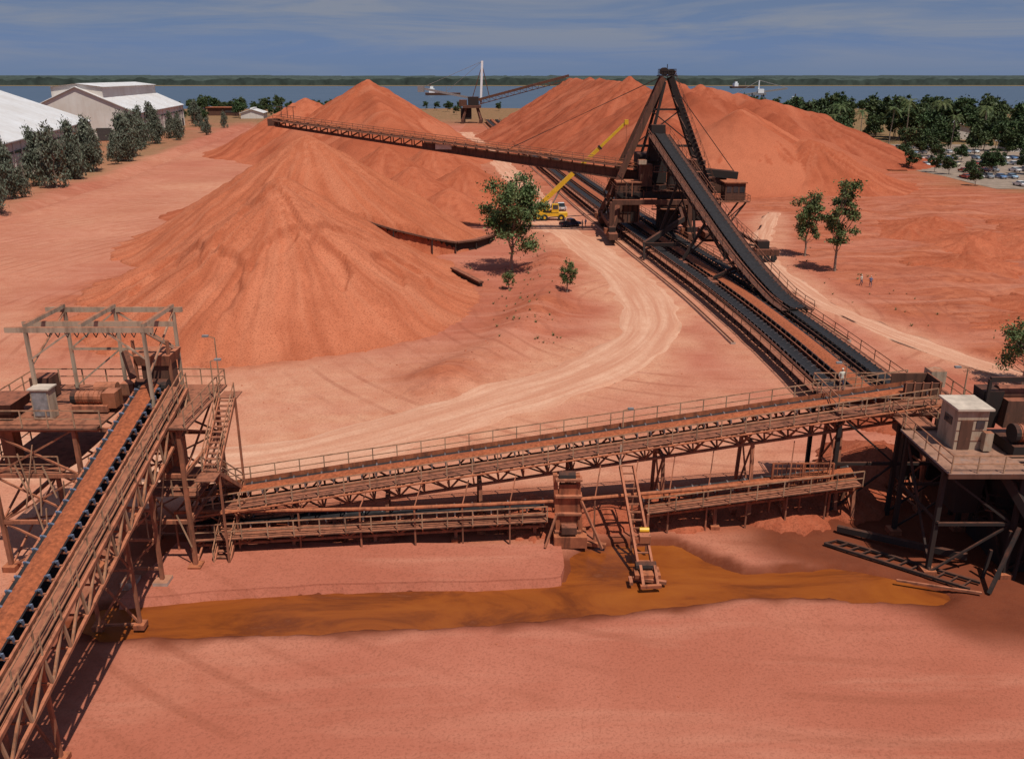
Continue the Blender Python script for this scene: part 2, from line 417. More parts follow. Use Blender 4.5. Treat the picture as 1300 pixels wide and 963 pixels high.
def mat_road():
    m,n,l,b=newmat('dirt_road_surface')
    st=tex(n,l,1,5,.6,coord='UV',stretch=(9,.05,1));mid=tex(n,l,.5,4,.65);fine=tex(n,l,6,2,.75)
    col=mix(n,l,ramp(n,l,st,[(.38,0),(.62,1)]),(.66,.37,.24),(.53,.24,.145))
    col=mix(n,l,ramp(n,l,mid,[(.42,0),(.70,.6)]),col,(.54,.25,.15))
    col=mix(n,l,ramp(n,l,fine,[(.34,.3),(.52,0)]),col,(.3,.12,.07))
    l.new(col,b.inputs['Base Color']);b.inputs['Roughness'].default_value=.95;b.inputs['Specular IOR Level'].default_value=.08
    p=bump(n,l,b,st,.5,.12);bump(n,l,b,fine,.4,.05,p);return m
MR=mat_road()
def road(name,pts,w):
    P=resample([(x,y,0) for x,y in pts],1.0);K=13;V=[];UV=[]
    for i,(p,t,n,u) in enumerate(frames(P)):
        ww=w*(1+.28*(float(vn(np.array(i/6.),np.array(1.5)))-.5))
        for j in range(K):
            f=j/(K-1)-.5;q=p+n*(f*2*ww+1.2*(float(vn(np.array(i/2.5),np.array(j*3.1)))-.5)*(abs(f)>.4));V.append((q.x,q.y));UV.append((f+.5,i*1.0))
    A=np.array(V);z=gh(A[:,0],A[:,1]);f=np.array([abs(u[0]-.5)*2 for u in UV])
    z=z+.06-.14*(f>.95)+.02*np.sin(f*6)
    Vv=[(a[0],a[1],zz) for a,zz in zip(V,z)]
    F=[(i*K+j,i*K+j+1,(i+1)*K+j+1,(i+1)*K+j) for i in range(len(P)-1) for j in range(K-1)]
    me=bpy.data.meshes.new(name);me.from_pydata(Vv,[],F);me.materials.append(MR);uv=me.uv_layers.new(name='UVMap')
    for lp in me.loops: uv.data[lp.index].uv=UV[lp.vertex_index]
    me.polygons.foreach_set('use_smooth',[True]*len(F));o=bpy.data.objects.new(name,me);COL.objects.link(o)
road('dirt_road',ROAD,4.2)
road('service_track',SERV,1.9)

# water
def mat_water(name,c1,c2,rough,sc,bst):
    m,n,l,b=newmat(name)
    f=tex(n,l,sc,5,.6,stretch=(.35,1,1));l.new(ramp(n,l,f,[(.3,c1),(.7,c2)]),b.inputs['Base Color'])
    b.inputs['Roughness'].default_value=rough;bump(n,l,b,tex(n,l,sc*20,4,.6),bst,.05);return m
wm=MB();wm.add([(-9000,700,-1.2),(9000,700,-1.2),(9000,3300,-1.2),(-9000,3300,-1.2)],[(0,1,2,3)],0)
wm.obj('water',[mat_water('estuary_water',(.05,.08,.115),(.07,.10,.14),.4,.02,.5)])
wx=axis([(-29,31,.8)]);wy=axis([(37,51,.8)]);XX,YY=np.meshgrid(wx,wy)
mud,n,l,b=newmat('muddy_orange_water')
f=tex(n,l,.3,6,.68,stretch=(.35,1,1),dist=.8);c=ramp(n,l,f,[(.32,(.31,.085,.015)),(.5,(.25,.062,.012)),(.62,(.15,.036,.010)),(.75,(.28,.10,.045))])
l.new(c,b.inputs['Base Color']);b.inputs['Roughness'].default_value=.28;b.inputs['Specular IOR Level'].default_value=.25;bump(n,l,b,tex(n,l,4,4),.2,.03)
gridmesh('puddle_channel',wx,wy,np.full_like(XX,-.30),[mud])

# ------------------------------------------------------------ stockpiles
def pile(name,cones,res,mat,cut=None,seed=0,ridges=(),toe=1.6,rough=1.0):
    allp=[(c[0],c[1],c[2]) for c in cones]+[(r[0],r[1],r[2]) for r in ridges]+[(r[3],r[4],r[5]) for r in ridges]
    x0=min(p[0]-p[2]*2.1 for p in allp)-6;x1=max(p[0]+p[2]*2.1 for p in allp)+6
    y0=min(p[1]-p[2]*2.1 for p in allp)-6;y1=max(p[1]+p[2]*2.1 for p in allp)+6
    xs=np.arange(x0,x1,res);ys=np.arange(y0,y1,res);X,Y=np.meshgrid(xs,ys)
    wx=X+2.6*(fbm(X/13+seed,Y/13,3)-.5)+.5*(fbm(X/3+seed,Y/3,2)-.5);wy=Y+2.6*(fbm(X/13+seed+40,Y/13,3)-.5)
    H=np.full_like(X,-50.);S=np.zeros_like(X);S2=np.zeros_like(X)
    for c in cones:
        sl=c[3] if len(c)>3 else .65
        dx,dy=wx-c[0],wy-c[1];r=np.hypot(dx,dy);a=np.arctan2(dy,dx)
        rid=lambda k,q,o: 1-2*np.abs(vn(a*k+seed*3+c[0]+o,r/q)-.5)
        gro=1.0*(vn(a*7+seed*3+c[0],r/18)-.5)-.55*(rid(16,14,0)-.5)-.28*(rid(40,9,3)-.5)
        h=c[2]-sl*(np.sqrt(r*r+.3)-.5)+gro*np.clip(r/7,0,1)*rough
        m=h>H;H=np.where(m,h,H)
        s=.6*vn(a*22+seed+c[0],r/13)+.4*vn(a*60+seed,r/7);S=np.where(m,s,S)
        s=.5*vn(a*34+seed+7,r/10)+.5*vn(a*9+seed+7,r/16);S2=np.where(m,s,S2)
    for (xa,ya,ha,xb,yb,hb,sl) in ridges:
        dx,dy=xb-xa,yb-ya;LL=np.hypot(dx,dy);t=np.clip(((wx-xa)*dx+(wy-ya)*dy)/(dx*dx+dy*dy),0,1)
        r=np.hypot(wx-xa-t*dx,wy-ya-t*dy);h=ha+(hb-ha)*t+1.5*(vn(t*9+seed,t*0)-.5)-sl*(np.sqrt(r*r+1.0)-1.)-1.6*((1-2*np.abs(vn(t*LL/3.5,r/14)-.5))-.5)*np.clip(r/8,0,1)
        m=h>H;H=np.where(m,h,H);S=np.where(m,.6*vn(t*LL/2.2,r/14)+.4*vn(t*LL/.9,r/8),S);S2=np.where(m,vn(t*LL/4+9,r/14),S2)
    H=.5*(H+np.sqrt(H*H+toe*toe))-.35*toe*.5
    H=H+(.22*(fbm(X/1.3,Y/1.3,3)-.5)+.8*(np.abs(fbm(X/6+seed,Y/6,3)-.5)*2-.2))*rough*np.clip(H/2,0.2,1)
    if cut is not None:
        H,D=cut(X,Y,H);S=np.maximum(S,D)
    G=gh(X,Y)
    Z=np.where(H<.15,G-.5,H)
    return gridmesh(name,xs,ys,Z,[mat],keep=(H>.15),attrs={'m1':np.stack([S,S2,S*0],-1)})
LEDGE=[(-29,139.0,8.6),(-26.7,140,7.6),(-20.4,142,5.2),(-14,144.2,3.2),(-10,146,2.2),(-6.5,150,1.9),(-4.2,155,1.7),(-3.5,159,1.5)]
lx=np.array([p[0] for p in LEDGE]);ly=np.array([p[1] for p in LEDGE])
def cutB(X,Y,H):
    line=np.interp(X,lx,ly)
    k=sstep(0,.5,line-Y)*sstep(-31,-27,X)
    low=np.maximum(-1,H*.42-1.1)
    k2=sstep(-4.4,-3.4,X)*(Y<162)
    k=np.maximum(k,k2)
    return H*(1-k)+low*k,k*.9*(line-Y<3)
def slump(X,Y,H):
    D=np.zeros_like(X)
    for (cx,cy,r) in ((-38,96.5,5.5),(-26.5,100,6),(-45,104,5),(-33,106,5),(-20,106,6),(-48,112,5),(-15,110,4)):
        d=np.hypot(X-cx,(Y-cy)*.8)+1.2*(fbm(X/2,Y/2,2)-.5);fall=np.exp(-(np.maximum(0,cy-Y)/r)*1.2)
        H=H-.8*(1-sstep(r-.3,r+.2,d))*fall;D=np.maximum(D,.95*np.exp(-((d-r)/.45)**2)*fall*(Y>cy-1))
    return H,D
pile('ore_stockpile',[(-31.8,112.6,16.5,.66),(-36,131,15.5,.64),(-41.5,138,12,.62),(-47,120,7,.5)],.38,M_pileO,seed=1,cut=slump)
pile('ore_stockpile',[(-37.4,155.6,20.2,.65),(-45,160,16,.6),(-56,152,7,.48)],.45,M_pileO,seed=5,cut=cutB)
mb=MB()  # ledge at the pile cut; dark beams below stand in for overhang shade
for a,b in zip(LEDGE[:-1],LEDGE[1:]):
    a=Vector(a);b=Vector(b);mb.beam(a+Vector((0,-.3,-.3)),b+Vector((0,-.3,-.3)),1.1,.28,BR);mb.beam(a+Vector((0,.1,-1.3)),b+Vector((0,.1,-1.3)),.4,1.9,DK)
    mb.beam(a+Vector((0,-.7,-.4)),(a.x,a.y-.9,a.z-3.0),.18,.18,DK)
for a,b in zip([(-9.5,129.5,.9),(-7,125,.8)],[(-7,125,.8),(-4.6,120.5,.7)]):
    mb.beam(a,b,.8,.25,BR);mb.beam((a[0],a[1]+.1,.1),(b[0],b[1]+.1,.1),.4,1.2,DK)
mb.obj('pile_ledge',STD)
pile('ore_stockpile',[(-24,200,10,.6),(-12,214,9,.55),(-34,222,13,.6),(-22,240,12,.6),(-45,205,12,.6),(-60,190,8,.5),(-14,190,6,.5)],.8,M_pileR,seed=9)
pile('ore_stockpile',[(-55,330,29.3,.62),(-84,352,22,.55)],1.0,M_pileR,seed=12,ridges=[(-55,330,29,-62,400,25,.6),(-55,330,28.5,-42,290,17,.6)],rough=1.3)
pile('ore_stockpile',[(49,360,29.8,.60),(60.5,330,29.5,.60),(69,315,27.5,.60),(31,450,29.8,.62)],1.0,M_pileD,seed=15,ridges=[(31,450,29.3,49,360,28.3,.6),(60,330,29.3,66,300,23,.62),(69,315,27,118,330,17,.5),(55,300,19,50,262,11,.6),(80,318,25,96,290,15,.52)],rough=1.5)
pile('ore_stockpile',[(67,254,20.4,.60),(86,246,13,.46),(52,246,10,.6)],.7,M_pileR,seed=18,ridges=[(67,254,20.2,78,285,20,.6)],rough=1.2)
pile('ore_stockpile',[(114,322,16.5,.40),(134,318,8,.36)],1.2,M_pileD,seed=22)
pile('spoil_heap',[(84,150,2.2,.35),(90,156,2.0,.3),(96,150,2.4,.3),(80,165,2,.3),(103,160,2.2,.3),(88,172,2,.3),(110,172,2,.3),(72,108,1.6,.3),(66,100,1.4,.3),(120,160,2.6,.3),(76,135,1.8,.3)],.6,M_pileR,seed=25,toe=1.4,rough=1.3)
pile('spilled_ore',[(-10,51.5,1.0,.4),(2,52.6,1.1,.4),(12,53.6,1.2,.4),(20,54,1.3,.4),(-17,50.5,.9,.4),(7,52.4,.8,.4),(25,56,1.6,.45),(30,61,2.0,.5),(34,70,1.6,.5)],.3,M_pileD,seed=31,toe=.5,rough=.5)

# ------------------------------------------------------------ left incline conveyor
LP=[(-23,49.6,11.1),(-21.9,30,7.2),(-20.9,12,3.6)]
mb=MB()
conveyor(mb,LP,bw=1.35,depth=1.7,load=True,walk=(1,0),bay=1.9,idl=.9,im=BL)
P=resample(LP,1.9)
sweep(mb,P,[(-1.1,-.25),(-2.0,-.25),(-2.0,-.32),(-1.1,-.32)],[GR]*3)
E=offp(P,-2.1,-.25);handrail(mb,E,mat=RA);B=offp(P,-2.1,-1.9)
for i in range(len(P)-1):
    mb.beam(E[i],E[i+1],.14,.2,ST);mb.beam(B[i],B[i+1],.16,.16,ST);mb.beam(E[i],B[i],.1,.1,RA)
    mb.beam(E[i],B[i+1],.1,.1,RA);mb.beam(B[i],B[i]+Vector((-3.2,0,0)),.08,.08,ST)
bents(mb,[LP[0],LP[1]],9.8,1.9,1.1,splay=.02,sz=.16)
conv=mb.obj('belt_conveyor',STD)

# ------------------------------------------------------------ cross conveyor
FP=[(-21.4,49.8,2.8),(4,52.5,5.7),(29.2,55.2,8.5)]
mb=MB()
conveyor(mb,FP,bw=1.4,depth=1.5,load=True,walk=(1,1),bay=1.7,idl=.95,mat=ST)
bents(mb,FP,6.2,1.5,1.0)
P=resample(FP,1.7)
sweep(mb,P,[(-.95,.15),(-.95,.62)],[RD]);sweep(mb,P,[(.93,-.3),(.93,.1)],[RD])
for p,t,n,u in frames(P):
    mb.beam(p+n*1.9-u*.1,p+n*2.5-u*.1,.07,.07,ST);mb.beam(p+n*2.5-u*.1,p+n*1.0-u*1.4,.07,.07,ST)
q=offp(P,2.45,.0)
for a,b in zip(q[:-1],q[1:]): mb.cyl(a,b,.07,RD,6)
mb.obj('belt_conveyor',STD)
mb=MB()
conveyor(mb,[(-21,48.6,1.5),(2.2,50.8,1.7)],bw=1.0,depth=.9,load=False,walk=(0,1),bay=1.7,idl=1.2)
bents(mb,[(-20,48.7,1.5),(1.5,50.6,1.7)],5,.9,.6,skip=.3)
conveyor(mb,[(9,51.3,2.0),(24,53,3.2)],bw=1.0,depth=.8,load=True,walk=(0,1),bay=1.8,idl=1.3,mat=RD)
bents(mb,[(9,51.3,2.0),(24,53,3.2)],5,.8,.6,skip=.3)
mb.obj('return_conveyor',STD)
mb=MB()
pp=[Vector((-22,47.9,3.0)),Vector((-8,48.3,3.05)),Vector((3,49.2,3.1)),Vector((12,50.6,3.2)),Vector((22,51.8,3.6))]
for a,b in zip(pp[:-1],pp[1:]): mb.cyl(a,b,.13,RD,8)
for i in range(15):
    t=i/14*(len(pp)-1);k=min(int(t),len(pp)-2);q=pp[k].lerp(pp[k+1],t-k);mb.beam(q-Vector((0,0,.1)),(q.x,q.y,-.2),.1,.1,ST);mb.beam(q,(q.x+.4,q.y+.9,3.3+(q.x+20)*.07),.06,.06,ST)
mb.obj('slurry_pipe',STD)

# take-up tower
mb=MB()
for sx in(-.75,.75): mb.beam((3.9+sx,49.1,0),(3.6+sx,49.4,5.0),.28,.5,RD)
mb.box((3.75,49.2,2.7),(1.25,.3,3.4),RD);mb.box((3.9,49.0,.45),(2.2,1.3,.8),RD);mb.box((3.8,48.7,1.3),(1.0,.6,.5),BR)
for z in(1,2.3,3.6,4.8): mb.box((3.75,49.1,z),(1.75,.6,.14),ST)
mb.beam((4.6,49,.1),(6.3,48.6,.1),.3,.25,RD);mb.cyl((3.1,49.3,4.9),(4.2,49.3,4.9),.35,DK);mb.beam((4.6,49.0,3.2),(6.0,48.2,.1),.14,.14,ST);mb.beam((3.0,48.9,2.4),(2.2,48.0,.3),.12,.12,ST)
mb.obj('belt_takeup_tower',STD)
mb=MB()
a0=Vector((7.3,50.6,5.0));b0=Vector((8.0,45.3,.4));a1=a0+Vector((.9,0,0));b1=b0+Vector((.9,0,0))
mb.beam(a0,b0,.14,.3,ST);mb.beam(a1,b1,.14,.3,ST)
for i in range(14): mb.beam(a0.lerp(b0,i/13),a1.lerp(b1,i/13),.08,.08,ST)
mb.box((8.5,46.6,1.9),(.7,.6,.5),OM);mb.cyl((8.2,46.9,2.3),(8.8,46.9,2.3),.16,YE,10);mb.cyl((7.8,45.5,.55),(9.1,45.5,.55),.3,DK);mb.box((8.5,45.2,.25),(1.6,1.0,.25),RD)
mb.beam((7.9,48,0),(7.9,48,2.8),.14,.14,ST);mb.beam((8.9,48,0),(8.9,48,2.8),.14,.14,ST);mb.beam((7.6,45,0),(9.6,44.4,0.05),.2,.2,ST)
mb.beam((7.4,44.9,.1),(7.4,44.2,.1),.2,.2,ST);mb.beam(a0,a0+Vector((0,0,1.6)),.1,.1,BE)
mb.beam((8.1,45.4,.7),(8.1,43.8,.15),.16,.16,ST);mb.beam((9.0,45.4,.7),(9.0,43.9,.15),.16,.16,ST);mb.beam((7.9,43.8,.15),(9.2,43.9,.15),.2,.2,RD)
mb.obj('sludge_scraper',STD)

# ------------------------------------------------------------ left transfer tower
mb=MB()
X0,X1,Y0,Y1=-32.5,-19.6,45.6,53
cols=[(-32,46),(-32,52.6),(-26.5,46),(-26.5,52.6),(-20.2,46),(-20.2,52.6)]
for x,y in cols:
    mb.beam((x,y,-.2),(x,y,9.8),.24,.24,ST);mb.box((x,y,.15),(.8,.8,.4),RD)
for z in(3.4,6.6,9.7):
    for a,b in((0,2),(2,4),(1,3),(3,5),(0,1),(2,3),(4,5)):
        mb.beam((*cols[a],z),(*cols[b],z),.16,.24,ST)
for z0_,z1_ in((.2,3.4),(3.4,6.6),(6.6,9.7)):
    for a,b in((0,2),(0,1),(4,5),(1,3),(3,5)):
        mb.beam((*cols[a],z0_),(*cols[b],z1_),.1,.1,ST);mb.beam((*cols[b],z0_),(*cols[a],z1_),.1,.1,ST)
mb.box((-28.7,49.3,9.9),(7.6,7.4,.12),GR);mb.box((-20.5,49.3,9.9),(2.0,7.4,.12),GR);mb.box((-23.2,52.2,9.9),(3.4,1.6,.12),GR)
mb.box((-30,49.3,6.75),(4.6,6.6,.1),GR);mb.box((-21,48,5.2),(3.2,4,.1),GR)
railrect(mb,X0,Y0,X1,Y1,9.98,'nwe');railrect(mb,X0,Y0,-24.6,Y1,9.98,'s');railrect(mb,-22.6,46,-19.5,50,5.25,'swe')
railrect(mb,-32.3,46,-27.8,52.6,6.8,'sw')
tf=[(-29.3,47.6),(-22.2,47.6),(-29.3,52.2),(-22.2,52.2),(-26,47.6),(-26,52.2)]
for x,y in tf[:4]+[tf[5]]:
    mb.beam((x,y,9.9),(x,y,15.5),.18,.18,BE)
for a,b in((0,1),(2,3)): mb.beam((tf[a][0]-1.2,tf[a][1],15.5),(tf[b][0]+.6,tf[b][1],15.5),.2,.32,BE)
for a,b in((0,2),(1,3),(4,5)): mb.beam((*tf[a],15.75),(*tf[b],15.75),.2,.24,BE)
mb.beam((-30.8,49.9,15.2),(-21.3,49.9,15.2),.16,.32,BE)
mb.beam((tf[0][0],47.6,13.2),(tf[0][0],52.2,15.4),.1,.1,BE);mb.beam((tf[1][0],47.6,12.6),(tf[1][0],52.2,15.4),.1,.1,BE);mb.beam((tf[1][0],52.2,12.6),(tf[1][0],47.6,15.4),.1,.1,BE)
mb.beam((-29.3,52.2,12.8),(-22.2,52.2,12.8),.1,.16,BE);mb.beam((-29.3,52.2,12.8),(-26,52.2,15.4),.1,.1,BE);mb.beam((-22.2,52.2,12.8),(-26,52.2,15.4),.1,.1,BE)
mb.beam((-29.3,52.2,10.2),(-26,52.2,12.8),.1,.1,BE);mb.beam((-22.2,52.2,10.2),(-26,52.2,12.8),.1,.1,BE)
mb.beam((-29.3,47.6,13.6),(-26.6,47.6,15.4),.1,.1,BE);mb.beam((-22.2,47.6,13.6),(-24.5,47.6,15.4),.1,.1,BE)
for i in range(12):
    a=Vector((-29.6+i*.6,49.9,14.9));mb.beam(a,a+Vector((.3,0,-.6)),.04,.04,RU);mb.beam(a+Vector((.3,0,-.6)),a+Vector((.6,0,0)),.04,.04,RU)
mb.box((-23.0,50.9,11.4),(1.7,1.4,2.0),BR);mb.box((-23.0,50.9,12.7),(2.0,1.7,.7),ST,taper=1.15);mb.cyl((-24,49.6,11.15),(-22,49.6,11.15),.45,DK,14);mb.beam((-24,49.2,11.8),(-24.6,49.8,13.4),.3,.5,BR);mb.beam((-22,50.2,10),(-22,50.2,14),.16,.16,ST);mb.beam((-24.2,50.2,10),(-24.2,50.2,14),.16,.16,ST)
mb.box((-23,51.2,8.6),(1.5,1.5,3.4),BR,taper=1.2);mb.box((-23,51.4,5.2),(1.2,1.2,3.6),ST)
mb.box((-28.7,47.2,10.95),(1.1,.8,1.9),BE);mb.box((-28.7,47.2,11.96),(1.3,1.0,.08),RO);mb.box((-28.7,46.78,11),(.9,.04,1.5),GY)
mb.cyl((-27.2,48.3,10.9),(-25.6,48.3,10.9),.42,OM,14);mb.cyl((-27.5,48.3,10.9),(-27.2,48.3,10.9),.46,DK,14);mb.box((-26.3,48.3,10.3),(2.2,1.1,.4),ST);mb.box((-25.1,48.4,10.8),(.8,1.0,1.0),OM)
for k in range(5): mb.cyl((-27.0+k*.3,48.3,10.9),(-26.95+k*.3,48.3,10.9),.46,OM,14)
mb.cyl((-27,50.2,10.8),(-25.6,50.2,10.8),.38,ST,14);mb.box((-24.8,50.2,10.7),(.8,.8,1.0),ST)
mb.box((-31.4,47.5,10.8),(1.9,2.0,.7),BR,taper=1.2);mb.box((-31.4,47.5,10.1),(1.4,1.5,.7),BR);mb.box((-31.4,47.5,8.2),(.8,.8,3),ST)
mb.box((-30.5,50.6,10.8),(1.3,1.1,1.4),BR)
for i in range(18):
    rr_=random.Random(i);x=rr_.uniform(-31.5,-20.5);mb.beam((x,Y0+.1,rr_.uniform(4,9)),(x+rr_.uniform(-1.5,1.5),Y0+.1,rr_.uniform(1,6)),.06,.06,RA)
for k in range(3):
    z0_=k*3.3;ya,yb=(46.4,50.6) if k%2==0 else (50.6,46.4)
    for sx in(-19.2,-18.2): mb.beam((sx,ya,z0_),(sx,yb,z0_+3.3),.08,.25,ST);handrail(mb,[Vector((sx,ya,z0_)).lerp(Vector((sx,yb,z0_+3.3)),i/3) for i in range(4)])
    for i in range(14):
        f=(i+.5)/14;mb.box((-18.7,ya+(yb-ya)*f,z0_+3.3*f),(.95,.26,.04),GR)
    mb.box((-18.7,yb+(.6 if yb>ya else -.6),z0_+3.3),(1.2,1.2,.06),GR);mb.beam((-18.2,yb,z0_+3.3),(-18.2,yb,0),.12,.12,ST)
for x,y in((-21.6,44.2),(-23.6,44.2)):
    mb.beam((x,y,0),(x,y,8.2),.2,.2,ST);mb.box((x,y,.2),(.9,.9,.5),CO)
for z in(1.2,3.2,5.2): mb.beam((-23.6,44.2,z),(-21.6,44.2,z),.14,.14,ST);mb.beam((-23.6,44.2,z),(-21.6,44.2,z+2),.1,.1,ST)
mb.obj('transfer_tower',STD)
def lamp(x,y,z,h,dx=.9):
    mb=MB();mb.cyl((x,y,z),(x,y,z+h),.06,RA,8,.04);mb.beam((x,y,z+h),(x+dx,y,z+h+.15),.05,.05,RA);mb.box((x+dx,y,z+h+.12),(.4,.2,.12),GY);mb.obj('floodlight_pole',STD)
lamp(-20.0,53,9.9,3.4,-.6);lamp(-19.5,50.5,9.9,2.6,.5);lamp(30.2,51.6,8.4,3.2,-.7);lamp(7.8,53.6,5.8,2.0,.5);lamp(24,55.9,7.4,3.0,-.6)

# ------------------------------------------------------------ right transfer station
mb=MB()
for x,y in((26.4,45.6),(26.4,50.5),(31,45.2),(31,51),(37,45.2),(37,51),(43,45),(43,51)):
    mb.beam((x,y,-.2),(x,y,7.3),.26,.26,DK);mb.box((x,y,.1),(.8,.8,.4),RD)
for y in(45.4,50.7):
    for a,b in((26.4,31),(31,37),(37,43)):
        mb.beam((a,y,7.1),(b,y,7.1),.2,.35,DK);mb.beam((a,y,3.6),(b,y,3.6),.16,.2,DK)
        mb.beam((a,y,.2),(b,y,3.6),.12,.12,DK);mb.beam((b,y,3.6),(a,y,7.0),.12,.12,DK)
for x in(26.4,31,37,43): mb.beam((x,45.4,7.1),(x,50.6,7.1),.2,.3,DK);mb.beam((x,45.4,.3),(x,50.6,7),.12,.12,DK);mb.beam((x,45.4,3.7),(x,50.6,3.7),.14,.14,DK)
mb.box((35.9,47.8,7.42),(19.6,6.6,.12),DP);mb.box((35.9,44.55,7.3),(19.7,.1,.3),BR)
railrect(mb,26.2,44.6,45,51.1,7.5,'sw',mat=RA)
mb.box((27.3,55.4,7.85),(9.6,5.2,.12),GR);railrect(mb,22.5,52.9,32,57.9,7.92,'snew')
mb.box((27.4,52.1,7.6),(2.2,2.4,.1),GR);railrect(mb,26.3,51,28.4,53,7.66,'ew')
for x,y in((22.8,53),(27,53),(31.6,53),(22.8,58),(31.6,58)):
    mb.beam((x,y,-.2),(x,y,7.8),.26,.26,DK)
for a,b in((22.8,27),(27,31.6)): mb.beam((a,53,4),(b,53,4),.16,.2,DK);mb.beam((a,53,.2),(b,53,4),.12,.12,DK);mb.beam((a,53,7.6),(b,53,4),.12,.12,DK);mb.beam((a,53,7.7),(b,53,7.7),.2,.3,ST)
mb.box((28.9,54.5,8.9),(2.6,.1,1.2),BR);mb.box((28.9,56.5,8.9),(2.6,.1,1.2),BR);mb.box((30.2,55.5,8.9),(.1,2.1,1.3),BR);mb.box((28.9,55.5,8.5),(2.4,1.8,.2),DK)
for dx in(-1.2,-.6,0,.6,1.2): mb.beam((28.9+dx,54.4,8.3),(28.9+dx,54.4,9.6),.08,.08,ST)
mb.box((30.9,56.8,9.1),(1.1,1.1,1.2),BE);mb.box((29.2,55.8,6.4),(1.8,1.8,2.6),BR,taper=1.15);mb.box((29.2,55.8,3.6),(1.3,1.3,4),DK)
hx,hy=28.9,48.9
mb.box((hx,hy,8.8),(1.9,2.1,2.7),BE);mb.box((hx,hy,10.25),(2.3,2.5,.12),RO);mb.box((hx-.35,hy-1.07,8.5),(.75,.05,1.9),BR);mb.box((hx+.5,hy-1.07,9.2),(.5,.05,.5),GL);mb.box((hx-.97,hy,9.2),(.05,.9,.5),GL)
for z in(8.1,8.8,9.5): mb.box((hx,hy-1.06,z),(1.92,.02,.03),BR)
mb.box((hx+.95,hy-1.3,8.2),(.5,.4,1.2),BE)
mb.box((32.9,47.7,7.9),(3.8,2.2,.7),DK);mb.cyl((31.4,47.3,8.9),(33.2,47.3,8.9),.55,OM,16);mb.cyl((31.1,47.3,8.9),(31.4,47.3,8.9),.6,DK,16)
for k in range(7): mb.cyl((31.5+k*.24,47.3,8.9),(31.55+k*.24,47.3,8.9),.6,OM,16)
mb.box((34.3,47.6,9.1),(1.3,1.7,1.6),OM);mb.cyl((33.2,47.3,8.9),(33.7,47.3,8.9),.22,GY,12)
mb.box((32.6,49.9,9.3),(1.8,1.4,1.8),BR,taper=.85);mb.cyl((31.6,50.4,10.4),(33.4,50.4,10.4),.5,BR,14);mb.box((31.1,50.4,9.4),(1.0,1.0,2.6),DK,taper=1.3)
mb.cyl((35.8,46.4,8.8),(35.8,49,8.8),.85,DK,18);mb.box((36.5,50.2,9.6),(2.4,1.6,2.4),BR);mb.box((31.7,45.6,7.9),(.7,.5,.8),GY)
mb.beam((30.6,49.6,11.6),(38,49.6,11.6),.18,.3,DK);mb.beam((30.6,49.6,7.5),(30.6,49.6,11.6),.18,.18,DK)
for x in(18.2,20.3,22.4): mb.beam((x,52.2,0),(x,52.2,4.4),.12,.12,RD)
for z in(2.7,3.4,4.0,4.4): mb.beam((18.2,52.2,z),(22.4,52.2,z),.07,.09,RD)
for i in range(14): mb.beam((18.2+i*.32,52.2,2.7),(18.2+i*.32,52.2,4.4),.04,.04,RD)
mb.beam((22.5,50.5,.3),(29,46.0,.9),.3,.4,DK);mb.beam((21,48.8,.15),(28,43.5,.2),.16,.16,DK);mb.beam((22,49.2,.15),(29,44.2,.2),.16,.16,DK)
for i in range(12): mb.beam((21+i*.6,48.8-i*.454,.16),(22+i*.6,49.2-i*.428,.17),.08,.08,DK)
mb.beam((24,44.6,.1),(28.5,43.1,.2),.12,.12,ST)
for x in (34,40): mb.box((x,48.5,5.2),(2.6,2.8,3.0),DK,taper=1.25)
# dark machinery and plates added under the deck in place of missing shade
mb.box((35.5,49.2,3.2),(8.2,2.6,6.4),DK);mb.box((32.2,46.8,1.6),(1.8,2.2,3.2),DK);mb.box((35,46.4,1.1),(2.6,2.0,2.2),DK);mb.cyl((33.2,45.8,3.0),(36.2,45.8,3.0),.7,DK,16)
mb.beam((30.6,46.2,6.8),(33.8,43.0,1.0),1.6,.5,DK);mb.beam((34.6,46.2,6.8),(37.8,42.0,1.0),1.6,.5,DK);mb.box((30.0,49.6,4.8),(1.6,1.8,4.6),DK,taper=1.2)
mb.box((33.5,58,3.2),(2.6,.3,6),DK)
for i in range(9): mb.beam((29.6+i*.9,45.0-i*.1,.0),(29.8+i*.9,45.0-i*.1,2.0+(i%3)*1.4),.16,.16,DK)
conveyor(mb,[(33.5,62,1.2),(33,51,5.5)],bw=1.4,depth=1.2,load=True,walk=(1,1),mat=DK)
conveyor(mb,[(31,49.5,3.4),(48,46,1.5)],bw=1.4,depth=1.2,load=False,walk=(1,1),mat=DK,railm=DK)
conveyor(mb,[(33,49.5,5.4),(52,40,2.5)],bw=1.4,depth=1.4,load=False,walk=(1,1),mat=DK,railm=DK,wm=DK)
for i in range(5): mb.beam((29+i*3,43.2-i*.6,.1),(31+i*3,44.6-i*.6,3.8),.2,.2,DK)
mb.obj('transfer_station',STD)

